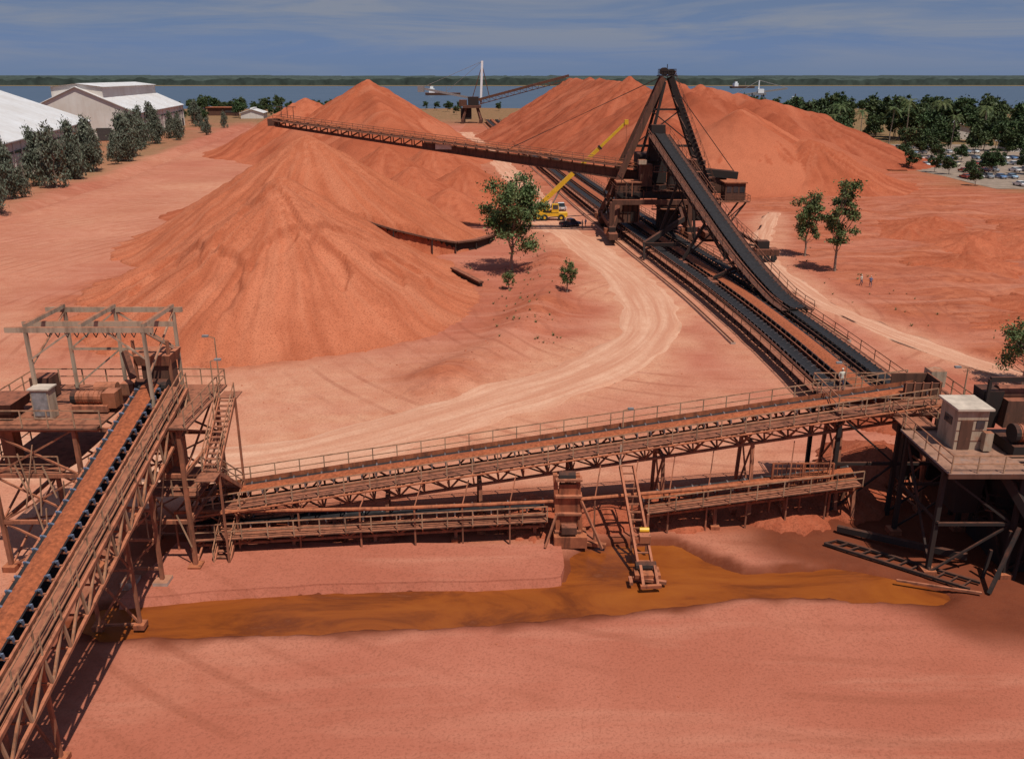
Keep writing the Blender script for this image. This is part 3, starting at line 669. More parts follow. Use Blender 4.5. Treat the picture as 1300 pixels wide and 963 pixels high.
# ------------------------------------------------------------ trunk conveyors
mb=MB()
conveyor(mb,TPATH[:],bw=2.1,depth=1,load=True,walk=(0,0),bay=3.4,idl=1.6,mat=BR,trussed=False,im=BR)
for off,ld in((-3.0,False),(3.3,False)):
    pth=[tuple(p) for p in offp(resample(TPATH,8),off)]
    conveyor(mb,pth,bw=1.3,depth=1,load=ld,walk=((1,0) if off<0 else (0,1)),bay=3.4,idl=1.25,mat=DK,trussed=False,railm=BR,im=ID if off<0 else DK)
    for p,t,n,u in frames(resample(pth,2.4)):
        for s in(-.9,.9): mb.beam(p+n*s,(p.x+n.x*s,p.y+n.y*s,-.2),.12,.12,DK)
for p,t,n,u in frames(resample(TPATH,2.4)):
    for s in(-1.2,1.2): mb.beam(p+n*s,(p.x+n.x*s,p.y+n.y*s,-.2),.14,.14,BR)
mb.cyl((32.3,72.6,1.6),(34.7,72.6,1.6),.5,DK,14)
mb.box((33.5,71.6,1.2),(2.6,1.4,2.0),BR);mb.box((30.8,73.2,1.1),(1.0,.8,.9),BL);mb.box((29.6,73.6,1.0),(.8,.7,.8),BL)
mb.obj('trunk_conveyor',STD)
mb=MB()
Pr=resample(TPATH[1:],3.0)
for off in(-6.8,7.2):
    q=offp(Pr,off);
    for a,b in zip(q[:-1],q[1:]):
        mb.beam((a.x,a.y,.12),(b.x,b.y,.12),.55,.35,CO);mb.beam((a.x,a.y,.36),(b.x,b.y,.36),.1,.14,BR)
mb.obj('stacker_rail',STD)

# ------------------------------------------------------------ stacker
mb=MB()
for x in(18.8,33.4):
    for y in(155.5,174):
        mb.box((x,y,1.7),(1.6,7.5,1.1),BR);mb.box((x,y,2.7),(1.2,3.6,.9),DK)
        for k in range(6): mb.cyl((x-.35,y-3+k*1.2,.85),(x+.35,y-3+k*1.2,.85),.48,DK,12)
        mb.box((x-.9,y+.5,2.2),(.8,1.4,1.0),OM)
for x,tx in((18.8,21),(33.4,31.5)):
    for y,ty in((155.5,158.5),(174,171)):
        mb.beam((x,y,2.8),(tx,ty,8.4),1.2,1.0,BR)
    mb.beam((x,155.5,2.9),(x,174,2.9),.7,.9,BR)
    mb.beam((x,158,3.2),(x,171,8),.35,.35,DK);mb.beam((x,171,3.2),(x,158,8),.35,.35,DK)
mb.box((26.3,164.8,8.6),(13,15,1.1),DK);mb.cyl((26.3,164.8,9.1),(26.3,164.8,10),4.6,DK,24)
railrect(mb,19.6,157.2,33,172.4,9.2,'nsew',mat=BR,step=2)
mb.beam((18.8,155.5,7.6),(33.4,155.5,7.6),.8,.9,BR) 
mb.beam((18.8,155.5,3),(18.8,155.5,7.6),.9,.9,BR);mb.beam((33.4,155.5,3),(33.4,155.5,7.6),.9,.9,BR)
mb.box((22.2,160.3,7.0),(4.4,3.6,7.5),BR);mb.box((22.2,160.3,10.9),(4.8,4.0,.25),ST)
for k in range(5): mb.beam((20.4+k*.9,158.42,3.6),(20.4+k*.9,158.42,10.3),.1,.1,DK)
for z in(5.2,7.4,9.2): mb.beam((20,158.4,z),(24.4,158.4,z),.08,.1,DK)
mb.box((21.3,158.45,8.3),(.9,.06,1.1),GL);mb.box((23.2,158.45,4.5),(.9,.06,2),DK)
mb.box((25.4,159.8,12.2),(2.2,2.6,4.0),BR);mb.box((27.2,166,13),(5.5,7,5.4),DK);mb.box((33.2,163,8.5),(4.2,5.0,8.0),DK)
mb.box((35.2,158.8,6.6),(2.8,2.8,5.6),DK);mb.box((30,160,5),(3.5,4,6),DK);mb.box((35.2,157.35,7.4),(1.6,.08,1.8),BR)
mb.box((24.5,158.5,14.7),(1.5,1.5,.8),BE);mb.box((36.2,166,13.2),(3,4,2.6),BR)
mb.cyl((30,157.6,10),(30,157.6,13.5),.9,DK,14)
for z in(6,9.5,13): mb.box((31,157.3,z),(9,1.2,.1),GR);handrail(mb,[Vector((26.5+i*1.5,156.7,z)) for i in range(7)],mat=BR)
for i in range(22):
    rr_=random.Random(100+i);x=rr_.uniform(20,37);z=rr_.uniform(3,12);mb.beam((x,157+rr_.uniform(-.8,.3),z),(x+rr_.choice((0,0,2.5,-2.5)),157+rr_.uniform(-.8,.3),z+rr_.uniform(1,4)),.14,.14,rr_.choice((DK,BR,ST)))
AP=Vector((29.4,165,30.0))
for y in(161.2,168.8):
    mb.beam((19.3,y,8),(28.6,165+(y-165)*.25,29.8),.7,1.05,BR)
    mb.beam((38.6,y,8.6),(30.1,165+(y-165)*.25,29.8),.7,1.0,DK)
    mb.beam((25.5,y,14),(28.9,165+(y-165)*.3,29),.35,.45,DK)
for f in(.15,.32,.5,.68,.84):
    for bx in(19.3,38.6):
        xx=bx+(29.4-bx)*f;zz=8+22*f;hy_=3.8*(1-.75*f)
        mb.beam((xx,165-hy_,zz),(xx,165+hy_,zz),.3,.3,DK)
for (f0,f1) in ((.15,.32),(.32,.5),(.5,.68),(.68,.84)):
    for bx in(19.3,38.6):
        mb.beam((bx+(29.4-bx)*f0,165-3.8*(1-.75*f0),8+22*f0),(bx+(29.4-bx)*f1,165+3.8*(1-.75*f1),8+22*f1),.2,.2,DK)
mb.beam((23.2,163,17.3),(35,163,17.3),.35,.45,DK);mb.beam((26.3,164,24),(32.3,164,24),.3,.35,DK)
mb.beam((23.2,163,17.3),(32.3,164,24),.2,.2,DK);mb.beam((35,163,17.3),(26.3,164,24),.2,.2,DK)
mb.box((29.4,165,30.1),(3.4,2.8,.2),DK);railrect(mb,27.9,163.8,30.9,166.2,30.2,'nsew',mat=DK,step=.8)
for y in(164.2,165.8): mb.cyl((28.8,y-.2,30.9),(28.8,y+.2,30.9),.7,DK,14);mb.cyl((30.2,y-.2,30.7),(30.2,y+.2,30.7),.6,DK,14)
mb.beam((29.4,165,30.2),(29.4,165,32.2),.12,.12,DK)
for i in range(26):
    f=i/26;mb.box((39.0+(30.4-39.0)*f,160.4+3.6*f,9+21*f),(.7,.5,.06),GR)
handrail(mb,[Vector((39.3+(30.7-39.3)*i/10,160.2+3.6*i/10,9+21*i/10)) for i in range(11)],mat=BR)
b0=Vector((24.5,165,13.0));b1=Vector((-47.0,171,21.6));N=34;t=(b1-b0).normalized();n=Vector((t.y,-t.x,0)).normalized()
if n.y>0:n=-n
st=[b0.lerp(b1,i/N) for i in range(N+1)]
def dep(i): return 2.5-1.5*(i/N)
for sg in(-1,1):
    o_=n*(1.15*sg)
    for i in range(N):
        a=st[i]+o_;c=st[i+1]+o_;da=Vector((0,0,-dep(i)));dc=Vector((0,0,-dep(i+1)))
        mb.beam(a,c,.26,.26,BR);mb.beam(a+da,c+dc,.28,.28,BR)
        mb.beam(a,a+da,.2,.14,BR)
        if i<20: mb.add([a+da,c+dc,c+dc*.28,a+da*.28],[(0,1,2,3)],3)
        else: mb.beam(a,c+dc,.14,.14,BR)
    wk=[p+n*(1.15+.95)*sg for p in st]
    handrail(mb,wk,mat=ST,r=.045)
    for a,c in zip(wk[:-1],wk[1:]):
        mb.beam((a+c)/2-n*.45*sg-(c-a)*.5,(a+c)/2-n*.45*sg+(c-a)*.5,.85,.08,GR)
for i in range(N+1): mb.beam(st[i]-n*2.1-Vector((0,0,.1)),st[i]+n*2.1-Vector((0,0,.1)),.12,.14,BR);mb.beam(st[i]-n*.7+Vector((0,0,.3)),st[i]+n*.7+Vector((0,0,.3)),.14,.14,ID)
belt(mb,st,1.3,True,.4)
sgp=b0.lerp(b1,.53)+n*1.35;mb.box((sgp.x,sgp.y,sgp.z-.75),(3.2,.06,1.0),RO,rz=math.atan2(t.y,t.x))
mb.cyl(b1-n*1.0,b1+n*1.0,.5,DK,14);mb.box((b1.x-.6,b1.y,b1.z-.3),(2.0,2.2,1.4),BR)
for k in range(3): mb.beam(b1+Vector((1+k*1.2,0,0)),b1+Vector((1+k*1.2,0,2.6)),.1,.1,BR)
mb.beam(b1+Vector((-.5,0,2.6)),b1+Vector((4,0,2.6)),.1,.1,BR)
for f in(.36,):
    q=b0.lerp(b1,f)
    for sg in(-1,1): mb.cyl(AP+Vector((0,sg*.8,.4)),q+n*sg*1.1,.045,DK,6)
mb.beam((27,165,13.2),(44,163.6,11.6),1.0,1.4,DK);mb.beam((27,167,13.2),(44,166.6,11.6),.6,1.2,DK);mb.box((40,166,9.6),(4.0,4.2,3.0),BR)
mb.cyl(AP,(43.5,165,12.4),.08,DK,6)
mb.box((42.3,159.6,9.2),(3.8,3.4,3.2),BR);mb.box((42.3,159.6,10.9),(4.4,4.0,.2),RD)
for dx in(-1.2,0.05,1.25): mb.box((42.3+dx,157.88,9.6),(.85,.06,1.1),GL)
mb.box((40.38,159.6,9.6),(.06,2.0,1.0),GL);mb.box((42,159.6,7.4),(6,5.2,.15),GR);railrect(mb,39,157,45,162.2,7.5,'nsew',mat=BR)
for x in(39.6,44.4):
    for y in(157.6,161.6): mb.beam((x,y,7.3),(38.2 if x<42 else 40,y,1),.28,.28,DK)
mb.beam((39.6,157.6,7.2),(40,157.6,1.2),.16,.16,DK);mb.beam((44.4,157.6,7.2),(38.4,157.6,1.6),.16,.16,DK)
mb.box((39,160,1.0),(4.2,7,1.2),BR)
INC=[(36.2,101,1.9),(35.3,108,2.6),(32.9,124,7.0),(27.8,161,19.6)]
conveyor(mb,INC,bw=1.9,depth=1.7,load=False,walk=(1,1),bay=2.6,idl=1.3,mat=DK,wm=DK,im=DK,railm=BR,chord=.26,web=.15)
for yy in(118,131,145):
    zz=np.interp(yy,[101,108,124,161],[1.9,2.6,7.0,19.6])-1.8;xx=np.interp(yy,[101,108,124,161],[36.2,35.3,32.9,27.8])
    for s in(-1,1):
        mb.beam((xx+s*1.3,yy,zz),(xx+s*3.4-1,yy,2),.4,.4,DK)
        mb.box((xx+s*3.4-1,yy,1.2),(1.0,3.2,1.0),BR)
    mb.beam((xx-1.3,yy,zz),(xx+2.4,yy,2),.2,.2,DK);mb.beam((xx+1.3,yy,zz),(xx-4.4,yy,2),.2,.2,DK)
mb.box((27.6,161.6,20.4),(2.6,2.0,1.8),DK);mb.cyl((26.4,161.2,20),(29,161.2,20),.6,DK,14);mb.box((27.3,162.5,17),(1.8,1.8,5),DK,taper=1.2)
mb.beam((22.6,140,2.6),(31.2,150,5.4),.5,.9,DK);mb.beam((22.6,140,2.6),(28,137,3.2),.4,.6,DK);mb.beam((22.6,139,.2),(22.6,140,3),.35,.35,DK);mb.beam((31,150,5.4),(31.5,156,6.5),.5,.8,DK)
mb.box((43.2,139,1.6),(4.0,2.4,1.1),BR);mb.box((42.6,139.2,2.8),(2.0,1.6,1.3),DK)
for k in range(3): mb.cyl((42+k*1.2,137.7,.7),(42+k*1.2,138.2,.7),.5,TY,12)
mb.beam((43,140,2.2),(36,156,6),.35,.5,DK);mb.beam((43,140,2.2),(34,134,4.6),.25,.35,DK)
handrail(mb,[Vector((44,137,.9)).lerp(Vector((40.5,152,4.8)),i/8) for i in range(9)],mat=BR)
stk=mb.obj('stacker',STD)

# far reclaimer
mb=MB()
bx,by=-27,580
for x in(-6,6):
    for y in(-6,6): mb.box((bx+x,by+y,1.5),(2,6,2.4),BR);mb.beam((bx+x,by+y,2),(bx+x*.6,by+y*.6,10),1.2,1.2,BR)
mb.box((bx,by,10.6),(12,12,1.6),BR);mb.box((bx+1,by,14),(7,7,6),DK);mb.box((bx-6,by,13),(5,6,4),BR);mb.box((bx-4,by,6),(7,7,7),DK)
mb.beam((bx,by-2,14),(38,by,30.5),1.6,1.6,BR);mb.beam((bx,by-2,10.8),(38,by,27.6),.5,.5,BR)
for i in range(16):
    f=i/16;f2=(i+1)/16;mb.beam((bx+65*f,by-2,14+16.5*f),(bx+65*f2,by-2,10.8+16.8*f2),.3,.3,BR)
    mb.beam((bx+65*f,by-2,14+16.5*f),(bx+65*f,by-2,10.8+16.8*f),.3,.3,BR)
mb.beam((bx+6,by,12),(bx+7.2,by,39.8),1.4,1.4,WH);mb.beam((bx-1,by,12),(bx+6.8,by,36),.5,.5,BR);mb.beam((bx+12,by,16),(bx+7.4,by,36),.5,.5,BR)
mb.cyl((bx+7.2,by,39.5),(bx-34,by,22.5),.14,GY,6);mb.beam((bx-34,by,22.5),(bx,by,16),.9,1.4,GY);mb.cyl((bx+7.2,by,39.5),(bx-18,by,19.5),.12,GY,6)
mb.box((bx-34,by,22),(4,6,4),GY)
mb.obj('bucket_wheel_reclaimer',STD)

# ------------------------------------------------------------ mobile crane
mb=MB();cx,cy=8.4,181
mb.box((cx,cy,1.35),(7.4,2.3,.7),YE);mb.box((cx-2.6,cy,2.1),(2.0,2.2,1.1),YE,taper=.9);mb.box((cx+1.0,cy-.55,2.75),(1.6,1.1,1.8),YE,taper=.85);mb.box((cx+1.05,cy-1.08,3.0),(1.1,.06,.9),GL);mb.box((cx+1.83,cy-.55,3.0),(.06,.8,.9),GL)
mb.cyl((cx-.6,cy,1.7),(cx-.6,cy,2.2),1.0,DK,16);mb.box((cx-1.4,cy+.2,2.7),(2.6,1.8,1.1),YE)
for wx_ in(-2.7,-1.3,2.3):
    for s in(-1.15,1.15): mb.cyl((cx+wx_,cy+s-.25,.72),(cx+wx_,cy+s+.25,.72),.72,TY,16);mb.cyl((cx+wx_,cy+s-.28,.72),(cx+wx_,cy+s+.28,.72),.3,YE,10)
q0=Vector((cx-2.2,cy+.3,3.4));q1=Vector((24.2,181,20.8))
mb.beam(q0,q0.lerp(q1,.4),.8,.95,YE);mb.beam(q0.lerp(q1,.38),q0.lerp(q1,.7),.62,.75,YE);mb.beam(q0.lerp(q1,.68),q1,.46,.56,YE);mb.cyl((cx,cy+.3,2.6),q0.lerp(q1,.28),.16,GY,8)
for f in(.4,.7): mb.beam(q0.lerp(q1,f-.008),q0.lerp(q1,f+.008),.9,1.0,DK)
mb.box(q1,(.8,.9,1.0),YE);mb.cyl(q1,(24.5,181,13),.03,DK,5);mb.box((24.5,181,12.8),(.4,.3,.7),YE)
for s in(-3.4,3.2):
    mb.beam((cx+s,cy-2.3,.9),(cx+s,cy+2.3,.9),.3,.3,YE)
    for k in(-2.3,2.3): mb.beam((cx+s,cy+k,.95),(cx+s,cy+k,.1),.18,.18,GY)
o=mb.obj('mobile_crane',STD)

# ------------------------------------------------------------ cars
def carmat(name,c):
    return simple(name,c,.35,.06,2,spec=.5)
CM=[carmat('car_white',(.72,.72,.70)),carmat('car_blue',(.10,.20,.38)),carmat('car_cream',(.55,.46,.30)),carmat('car_red',(.35,.05,.03)),carmat('car_grey',(.25,.26,.27)),carmat('car_lightblue',(.30,.42,.52)),carmat('car_navy',(.02,.03,.06))]
def carmesh(name,pm,ute=False):
    mb=MB();L=4.5;W=.86
    if ute: prof=[(-2.25,.35),(-2.25,.95),(-.55,.98),(-.5,1.0),(-.35,1.62),(.6,1.66),(1.15,1.05),(2.15,.9),(2.25,.6),(2.25,.35)];gi=(3,4,5,6)
    else: prof=[(-2.25,.35),(-2.25,.85),(-2.1,.95),(-1.6,.98),(-1.05,1.42),(.35,1.45),(1.0,.98),(2.1,.85),(2.25,.6),(2.25,.35)];gi=(3,4,5,6)
    n_=len(prof);V=[]
    for s in(-1,1):
        for i,(x,z) in enumerate(prof): V.append((x,s*W*(.84 if z>1.2 else 1),z))
    F=[(i,(i+1)%n_,n_+(i+1)%n_,n_+i) for i in range(n_)];mats=[0]*n_
    mats[3]=1;mats[5]=1
    o=len(mb.v);mb.v+=V
    for f,m_ in zip(F,mats): mb.f.append(tuple(o+i for i in f));mb.m.append(m_)
    mb.f.append(tuple(range(n_-1,-1,-1)));mb.m.append(0);mb.f.append(tuple(range(n_,2*n_)));mb.m.append(0)
    mb.f=[tuple(i for i in f) for f in mb.f]
    a,b_,c_,d_=[prof[i] for i in gi]
    for s in(-1,1):
        q=[(a[0]*.88+b_[0]*.12+.1,s*(W+.004),1.03),(d_[0]-.2,s*(W+.004),1.03),(c_[0]-.02,s*(W*.84+.02),c_[1]-.08),(b_[0]+.08,s*(W*.84+.02),b_[1]-.08)]
        mb.add(q,[(0,1,2,3)],1)
    for x in(-1.4,1.4):
        for s in(-1,1): mb.cyl((x,s*.86-.11*s,.33),(x,s*.86+.04*s,.33),.33,2,14);mb.cyl((x,s*.91,.33),(x,s*.915,.33),.17,3,10)
    mb.box((2.26,0,.5),(.06,1.6,.14),3);mb.box((-2.26,0,.5),(.06,1.6,.14),3)
    for s in(-.6,.6): mb.box((2.24,s,.72),(.06,.3,.16),3);mb.box((-2.26,s,.75),(.05,.3,.14),4)
    if ute:
        mb.box((-1.4,0,1.02),(1.55,1.4,.06),2)
    me=mb.obj(name,[pm,M_glass,M_tyre,M_grey,simple('tail_lamp',(.4,.02,.02))]);return me
pk=carmesh('pickup_truck',CM[6],True);pk.location=(12.2,173,gz(12.2,173)+.05);pk.rotation_euler=(0,0,.5)
pk2=carmesh('pickup_truck',CM[0],True);pk2.location=(11.6,196,gz(11.6,196)+.05);pk2.rotation_euler=(0,0,1.7)
protos=[carmesh('parked_car',CM[i%6],i==4) for i in range(6)]
rc=random.Random(11);slots=[]
for row,(xa,ya,xb,yb,nc) in enumerate([(146,240,176,243,10),(140,258,200,262,18),(148,276,206,281,17),(146,297,214,303,20),(150,318,214,324,18),(148,342,190,347,12),(146,366,186,371,10),(142,385,170,388,7)]):
    for i in range(nc):
        if rc.random()<.22: continue
        f=i/(nc-1);slots.append((xa+(xb-xa)*f+rc.uniform(-.3,.3),ya+(yb-ya)*f+rc.uniform(-.5,.5),math.pi/2+rc.uniform(-.1,.1)+(math.pi if rc.random()<.4 else 0)+.06))
for i,(x,y,r) in enumerate(slots):
    if i<6: o=protos[i]
    else: o=bpy.data.objects.new('parked_car',protos[rc.choice([0,0,0,1,2,3,4,5,5])].data);COL.objects.link(o)
    o.location=(x,y,gz(x,y)+.06);o.rotation_euler=(0,0,r)
xs2=np.arange(136,222,3.);ys2=np.arange(234,394,3.);XX,YY=np.meshgrid(xs2,ys2)
gridmesh('car_park',xs2,ys2,gh(XX,YY)+.05,[simple('car_park_gravel',(.26,.19,.14),.95,.3,.4)])

# ------------------------------------------------------------ sheds
def rib(name,c,c2,w=.8):
    m,n,l,b=newmat(name)
    f=tex(n,l,.08,5,.6);st=tex(n,l,.5,4,.6,stretch=(1,1,.1))
    col=mix(n,l,ramp(n,l,f,[(.35,0),(.65,1)]),c,c2);col=mix(n,l,ramp(n,l,st,[(.5,0),(.7,.35)]),col,(c2[0]*.8,c2[1]*.7,c2[2]*.64))
    l.new(col,b.inputs['Base Color']);b.inputs['Roughness'].default_value=.55
    tc=n.new('ShaderNodeTexCoord');wv=n.new('ShaderNodeTexWave');wv.bands_direction='Y';wv.inputs['Scale'].default_value=w;l.new(tc.outputs['Object'],wv.inputs['Vector']);bump(n,l,b,wv.outputs['Fac'],.5,.15);return m
M_shroof=rib('shed_roof_sheet',(.72,.70,.68),(.62,.58,.54));M_shwall=rib('shed_wall_sheet',(.66,.61,.55),(.56,.49,.42));M_shdark=simple('shed_opening',(.06,.05,.045))
def shed(name,x,y,rot,W,L,eave,ridge,monitor=False,doors=True):
    mb=MB()
    V=[(0,0,0),(0,L,0),(-W,L,0),(-W,0,0),(0,0,eave),(0,L,eave),(-W,L,eave),(-W,0,eave),(-W/2,0,ridge),(-W/2,L,ridge)]
    mb.add(V,[(0,1,5,4),(2,3,7,6),(3,0,4,8,7),(1,2,6,9,5)],1)
    ov=1.0;sl=(ridge-eave)/(W/2)
    for s in(0,1):
        xa=ov if s==0 else -W-ov;za=eave-sl*ov+.1
        mb.add([(xa,-ov,za),(xa,L+ov,za),(-W/2,L+ov,ridge+.12),(-W/2,-ov,ridge+.12),(xa,-ov,za+.3),(xa,L+ov,za+.3),(-W/2,L+ov,ridge+.45),(-W/2,-ov,ridge+.45)],[(0,1,2,3),(4,5,6,7),(0,1,5,4),(1,2,6,5),(3,0,4,7)],0)
    if monitor:
        w=W*.22
        for s in(-1,1): mb.add([(-W/2+s*w,2,ridge-sl*w),(-W/2+s*w,L-2,ridge-sl*w),(-W/2+s*w,L-2,ridge+.3),(-W/2+s*w,2,ridge+.3)],[(0,1,2,3)],1);mb.add([(-W/2+s*(w+1),1,ridge+.1),(-W/2+s*(w+1),L-1,ridge+.1),(-W/2,L-1,ridge+1.8),(-W/2,1,ridge+1.8)],[(0,1,2,3)],0)
        for yy in(2,L-2): mb.add([(-W/2-w,yy,ridge-sl*w),(-W/2+w,yy,ridge-sl*w),(-W/2+w,yy,ridge+.3),(-W/2,yy,ridge+1.7),(-W/2-w,yy,ridge+.3)],[(0,1,2,3,4)],1)
    else: mb.box((-W/2,L/2,ridge+.7),(2.2,L,.8),0)
    nb=int(L/9)
    for i in range(nb+1): mb.box((.15,i*L/nb,eave/2),(.4,.4,eave),1)
    mb.box((.08,L/2,eave*.72),(.08,L*.96,.8),3)
    if doors:
        for i in range(1,nb,3): mb.box((.12,(i+.5)*L/nb,2.4),(.1,4.5,4.8),2)
        mb.box((-W*.3,-.12,3),(7,.1,6),2);mb.box((-W*.7,-.12,3),(7,.1,6),2)
    o=mb.obj(name,[M_shroof,M_shwall,M_shdark,M_glass]);o.location=(x,y,0);o.rotation_euler=(0,0,rot);return o
shed('storage_shed',-139,222,.285,84,150,12,28)
shed('storage_shed',-184,420,.20,52,130,13,25,monitor=True)
shed('low_building',-186,640,.15,16,22,4,6.5,doors=False)
shed('low_building',232,420,-.2,26,16,5,8,doors=False)
shed('low_building',222,352,-.1,14,12,3.6,5.6,doors=False)
mb=MB();mb.box((-232,690,3),(22,10,6),BR);mb.box((-232,690,6.4),(24,12,.6),RD);mb.box((-225,684.9,3.5),(8,.1,2),GL);mb.obj('amenities_block',STD)

# ------------------------------------------------------------ trees
def leafmat(name,a,b_,c):
    m,n,l,b=newmat(name)
    f=tex(n,l,.55,2,.6);oi=n.new('ShaderNodeObjectInfo');g=n.new('ShaderNodeNewGeometry')
    col=ramp(n,l,f,[(.3,a),(.5,b_),(.72,c)])
    hs=n.new('ShaderNodeHueSaturation');l.new(col,hs.inputs['Color'])
    mr=n.new('ShaderNodeMapRange');mr.inputs[3].default_value=.7;mr.inputs[4].default_value=1.35;l.new(g.outputs['Random Per Island'],mr.inputs[0]);l.new(mr.outputs[0],hs.inputs['Value'])
    mr2=n.new('ShaderNodeMapRange');mr2.inputs[3].default_value=.475;mr2.inputs[4].default_value=.52;l.new(oi.outputs['Random'],mr2.inputs[0]);l.new(mr2.outputs[0],hs.inputs['Hue'])
    l.new(hs.outputs['Color'],b.inputs['Base Color']);b.inputs['Roughness'].default_value=.6;b.inputs['Specular IOR Level'].default_value=.2
    return m
M_leaf=leafmat('gum_leaves',(.055,.08,.024),(.10,.125,.042),(.16,.175,.07))
M_cas=leafmat('casuarina_needles',(.075,.088,.06),(.115,.125,.085),(.165,.17,.125))
M_brd=leafmat('broad_leaves',(.025,.042,.014),(.05,.075,.025),(.09,.11,.042))
M_bark=simple('bark',(.24,.18,.13),.9,.35,3)
def tree_mesh(name,h,w,kind,seed,n,ls,leafm):
    r=np.random.RandomState(seed);R=random.Random(seed);mb=MB()
    tr=h*(.62 if kind=='gum' else .8 if kind=='cas' else .45);pts=[Vector((0,0,-.3))]
    for i in range(1,6): pts.append(Vector((R.uniform(-.025,.025)*h*i/3,R.uniform(-.025,.025)*h*i/3,tr*i/5)))
    r0=h*.012+.05
    for i in range(5): mb.cyl(pts[i],pts[i+1],r0*(1-.16*i),0,8,r0*(1-.16*(i+1)))
    cl=[]
    if kind=='cas':
        lean=R.uniform(-.06,.06)*h
        for k in range(34):
            t=R.random()**.85;z=h*(.08+.88*t);prof=min(1,.55+t*1.6)*(1-t)**.42
            rad=w*.46*prof*R.uniform(.2,1);a=R.uniform(0,6.28)
            cl.append((Vector((rad*math.cos(a)+lean*t,rad*math.sin(a),z+R.uniform(-.04,.05)*h)),w*R.uniform(.10,.17),w*R.uniform(.14,.28)))
    else:
        K=38 if kind=='gum' else 26
        for k in range(K):
            a=R.uniform(0,6.28);e=R.uniform(-.85,1);q=R.uniform(.35,1)
            zc=h*.56;zr=h*(.40 if kind=='gum' else .38)
            c=Vector((w*.44*q*math.cos(a)*math.sqrt(1-e*e*.8),w*.44*q*math.sin(a)*math.sqrt(1-e*e*.8),zc+zr*e*q))
            cl.append((c,w*R.uniform(.08,.15),w*R.uniform(.06,.12)))
    for c,ra,rb in cl:
        zt=min(tr*.98,max(tr*.3,c.z-.25*h*R.uniform(.5,1)));k=zt/tr*5;i=min(4,int(k));s=pts[i].lerp(pts[i+1],k-i);m_=s.lerp(c,.5)+Vector((0,0,-.02*h))
        mb.cyl(s,m_,r0*.32,0,5,r0*.2);mb.cyl(m_,c,r0*.2,0,5,r0*.06)
    C=np.array([[*c] for c,_,_ in cl]);RA_=np.array([[a,a,b_] for _,a,b_ in cl])
    idx=r.randint(0,len(cl),n);d=r.randn(n,3);d/=np.linalg.norm(d,axis=1)[:,None];d*=(r.rand(n,1)**.6)*1.15*(1+.8*(r.rand(n,1)<.15))
    p=C[idx]+d*RA_[idx];a=r.randn(n,3);a/=np.linalg.norm(a,axis=1)[:,None]
    if kind=='cas': a[:,2]-=1.2;a/=np.linalg.norm(a,axis=1)[:,None]
    b_=np.cross(a,r.randn(n,3));b_/=np.linalg.norm(b_,axis=1)[:,None]
    sz=ls*(.6+.8*r.rand(n,1));A=a*sz*.6;B=b_*sz*(.2 if kind=='cas' else .32)
    V=np.stack([p-A,p+B,p+A,p-B],1).reshape(-1,3)
    o=len(mb.v);mb.v+=[tuple(v) for v in V.tolist()];mb.f+=[(o+4*i,o+4*i+1,o+4*i+2,o+4*i+3) for i in range(n)];mb.m+=[1]*n
    ob=mb.obj(name,[M_bark,leafm]);return ob
def put(o,x,y,rz=0,s=1):
    o.location=(x,y,gz(x,y));o.rotation_euler=(0,0,rz);o.scale=(s,s,s);return o
put(tree_mesh('gum_tree',17,11.5,'gum',1,12000,.38,M_leaf),.0,131)
put(tree_mesh('gum_tree',12.3,6.4,'gum',2,4500,.34,M_leaf),51.4,143)
put(tree_mesh('gum_tree',16.0,6.2,'gum',3,5500,.34,M_leaf),52.2,131)
put(tree_mesh('gum_tree',7.6,6.2,'gum',4,5200,.24,M_leaf),52.0,79)
put(tree_mesh('sapling',4.9,3.2,'gum',5,1800,.22,M_leaf),7.9,115.4)
put(tree_mesh('sapling',3.0,2.2,'gum',6,900,.22,M_leaf),-.5,119)
casp=[tree_mesh('casuarina_tree',15,9,'cas',20+i,3400,.8,M_cas) for i in range(4)]
pos=[(-132,225),(-134,242),(-140,268),(-139,285),(-150,328),(-157,364),(-165,400),(-161,420),(-162,454),(-127,210),(-141,252),(-149,296),(-163,372),(-197,542),(-199,502),(-144,310),(-153,345),(-131,200),(-122,192),(-172,480),(-178,520),(-137,232),(-146,275),(-170,440),(-126,217),(-133,256),(-155,318),(-168,388),(-129,232),(-135,262),(-137,276),(-142,300),(-147,318),(-171,410),(-176,432),(-152,336)]
R=random.Random(4)
for i,(x,y) in enumerate(pos):
    o=casp[i] if i<4 else bpy.data.objects.new('casuarina_tree',R.choice(casp).data)
    if i>=4: COL.objects.link(o)
    put(o,x+R.uniform(-3,3),y+R.uniform(-4,4),R.uniform(0,6),R.uniform(.5,1.15))
brd=[tree_mesh('broadleaf_tree',16,13,'broad',30+i,3000,1.0,M_brd) for i in range(4)]
cnt=0
def scatter(x0,x1,y0,y1,n,s0,s1):
    global cnt
    for _ in range(n):
        x=R.uniform(x0,x1);y=R.uniform(y0,y1)
        o=brd[cnt] if cnt<4 else bpy.data.objects.new('broadleaf_tree',R.choice(brd).data)
        if cnt>=4: COL.objects.link(o)
        cnt+=1;put(o,x,y,R.uniform(0,6),R.uniform(s0,s1))
scatter(132,215,395,470,30,.8,1.35);scatter(215,330,330,480,34,.8,1.4);scatter(150,420,470,800,64,.7,1.15);scatter(128,150,392,420,8,.8,1.1)
scatter(150,205,268,272,4,.3,.55);scatter(140,215,308,312,7,.35,.65);scatter(150,215,331,336,8,.4,.8);scatter(130,142,240,300,5,.25,.45);scatter(132,146,340,392,9,.6,.95);scatter(148,215,355,362,9,.5,.9)
scatter(-330,-190,560,830,50,.5,.9);scatter(-190,-120,620,820,26,.45,.75);scatter(-120,-40,700,830,10,.4,.6);scatter(-40,120,760,830,8,.4,.6)
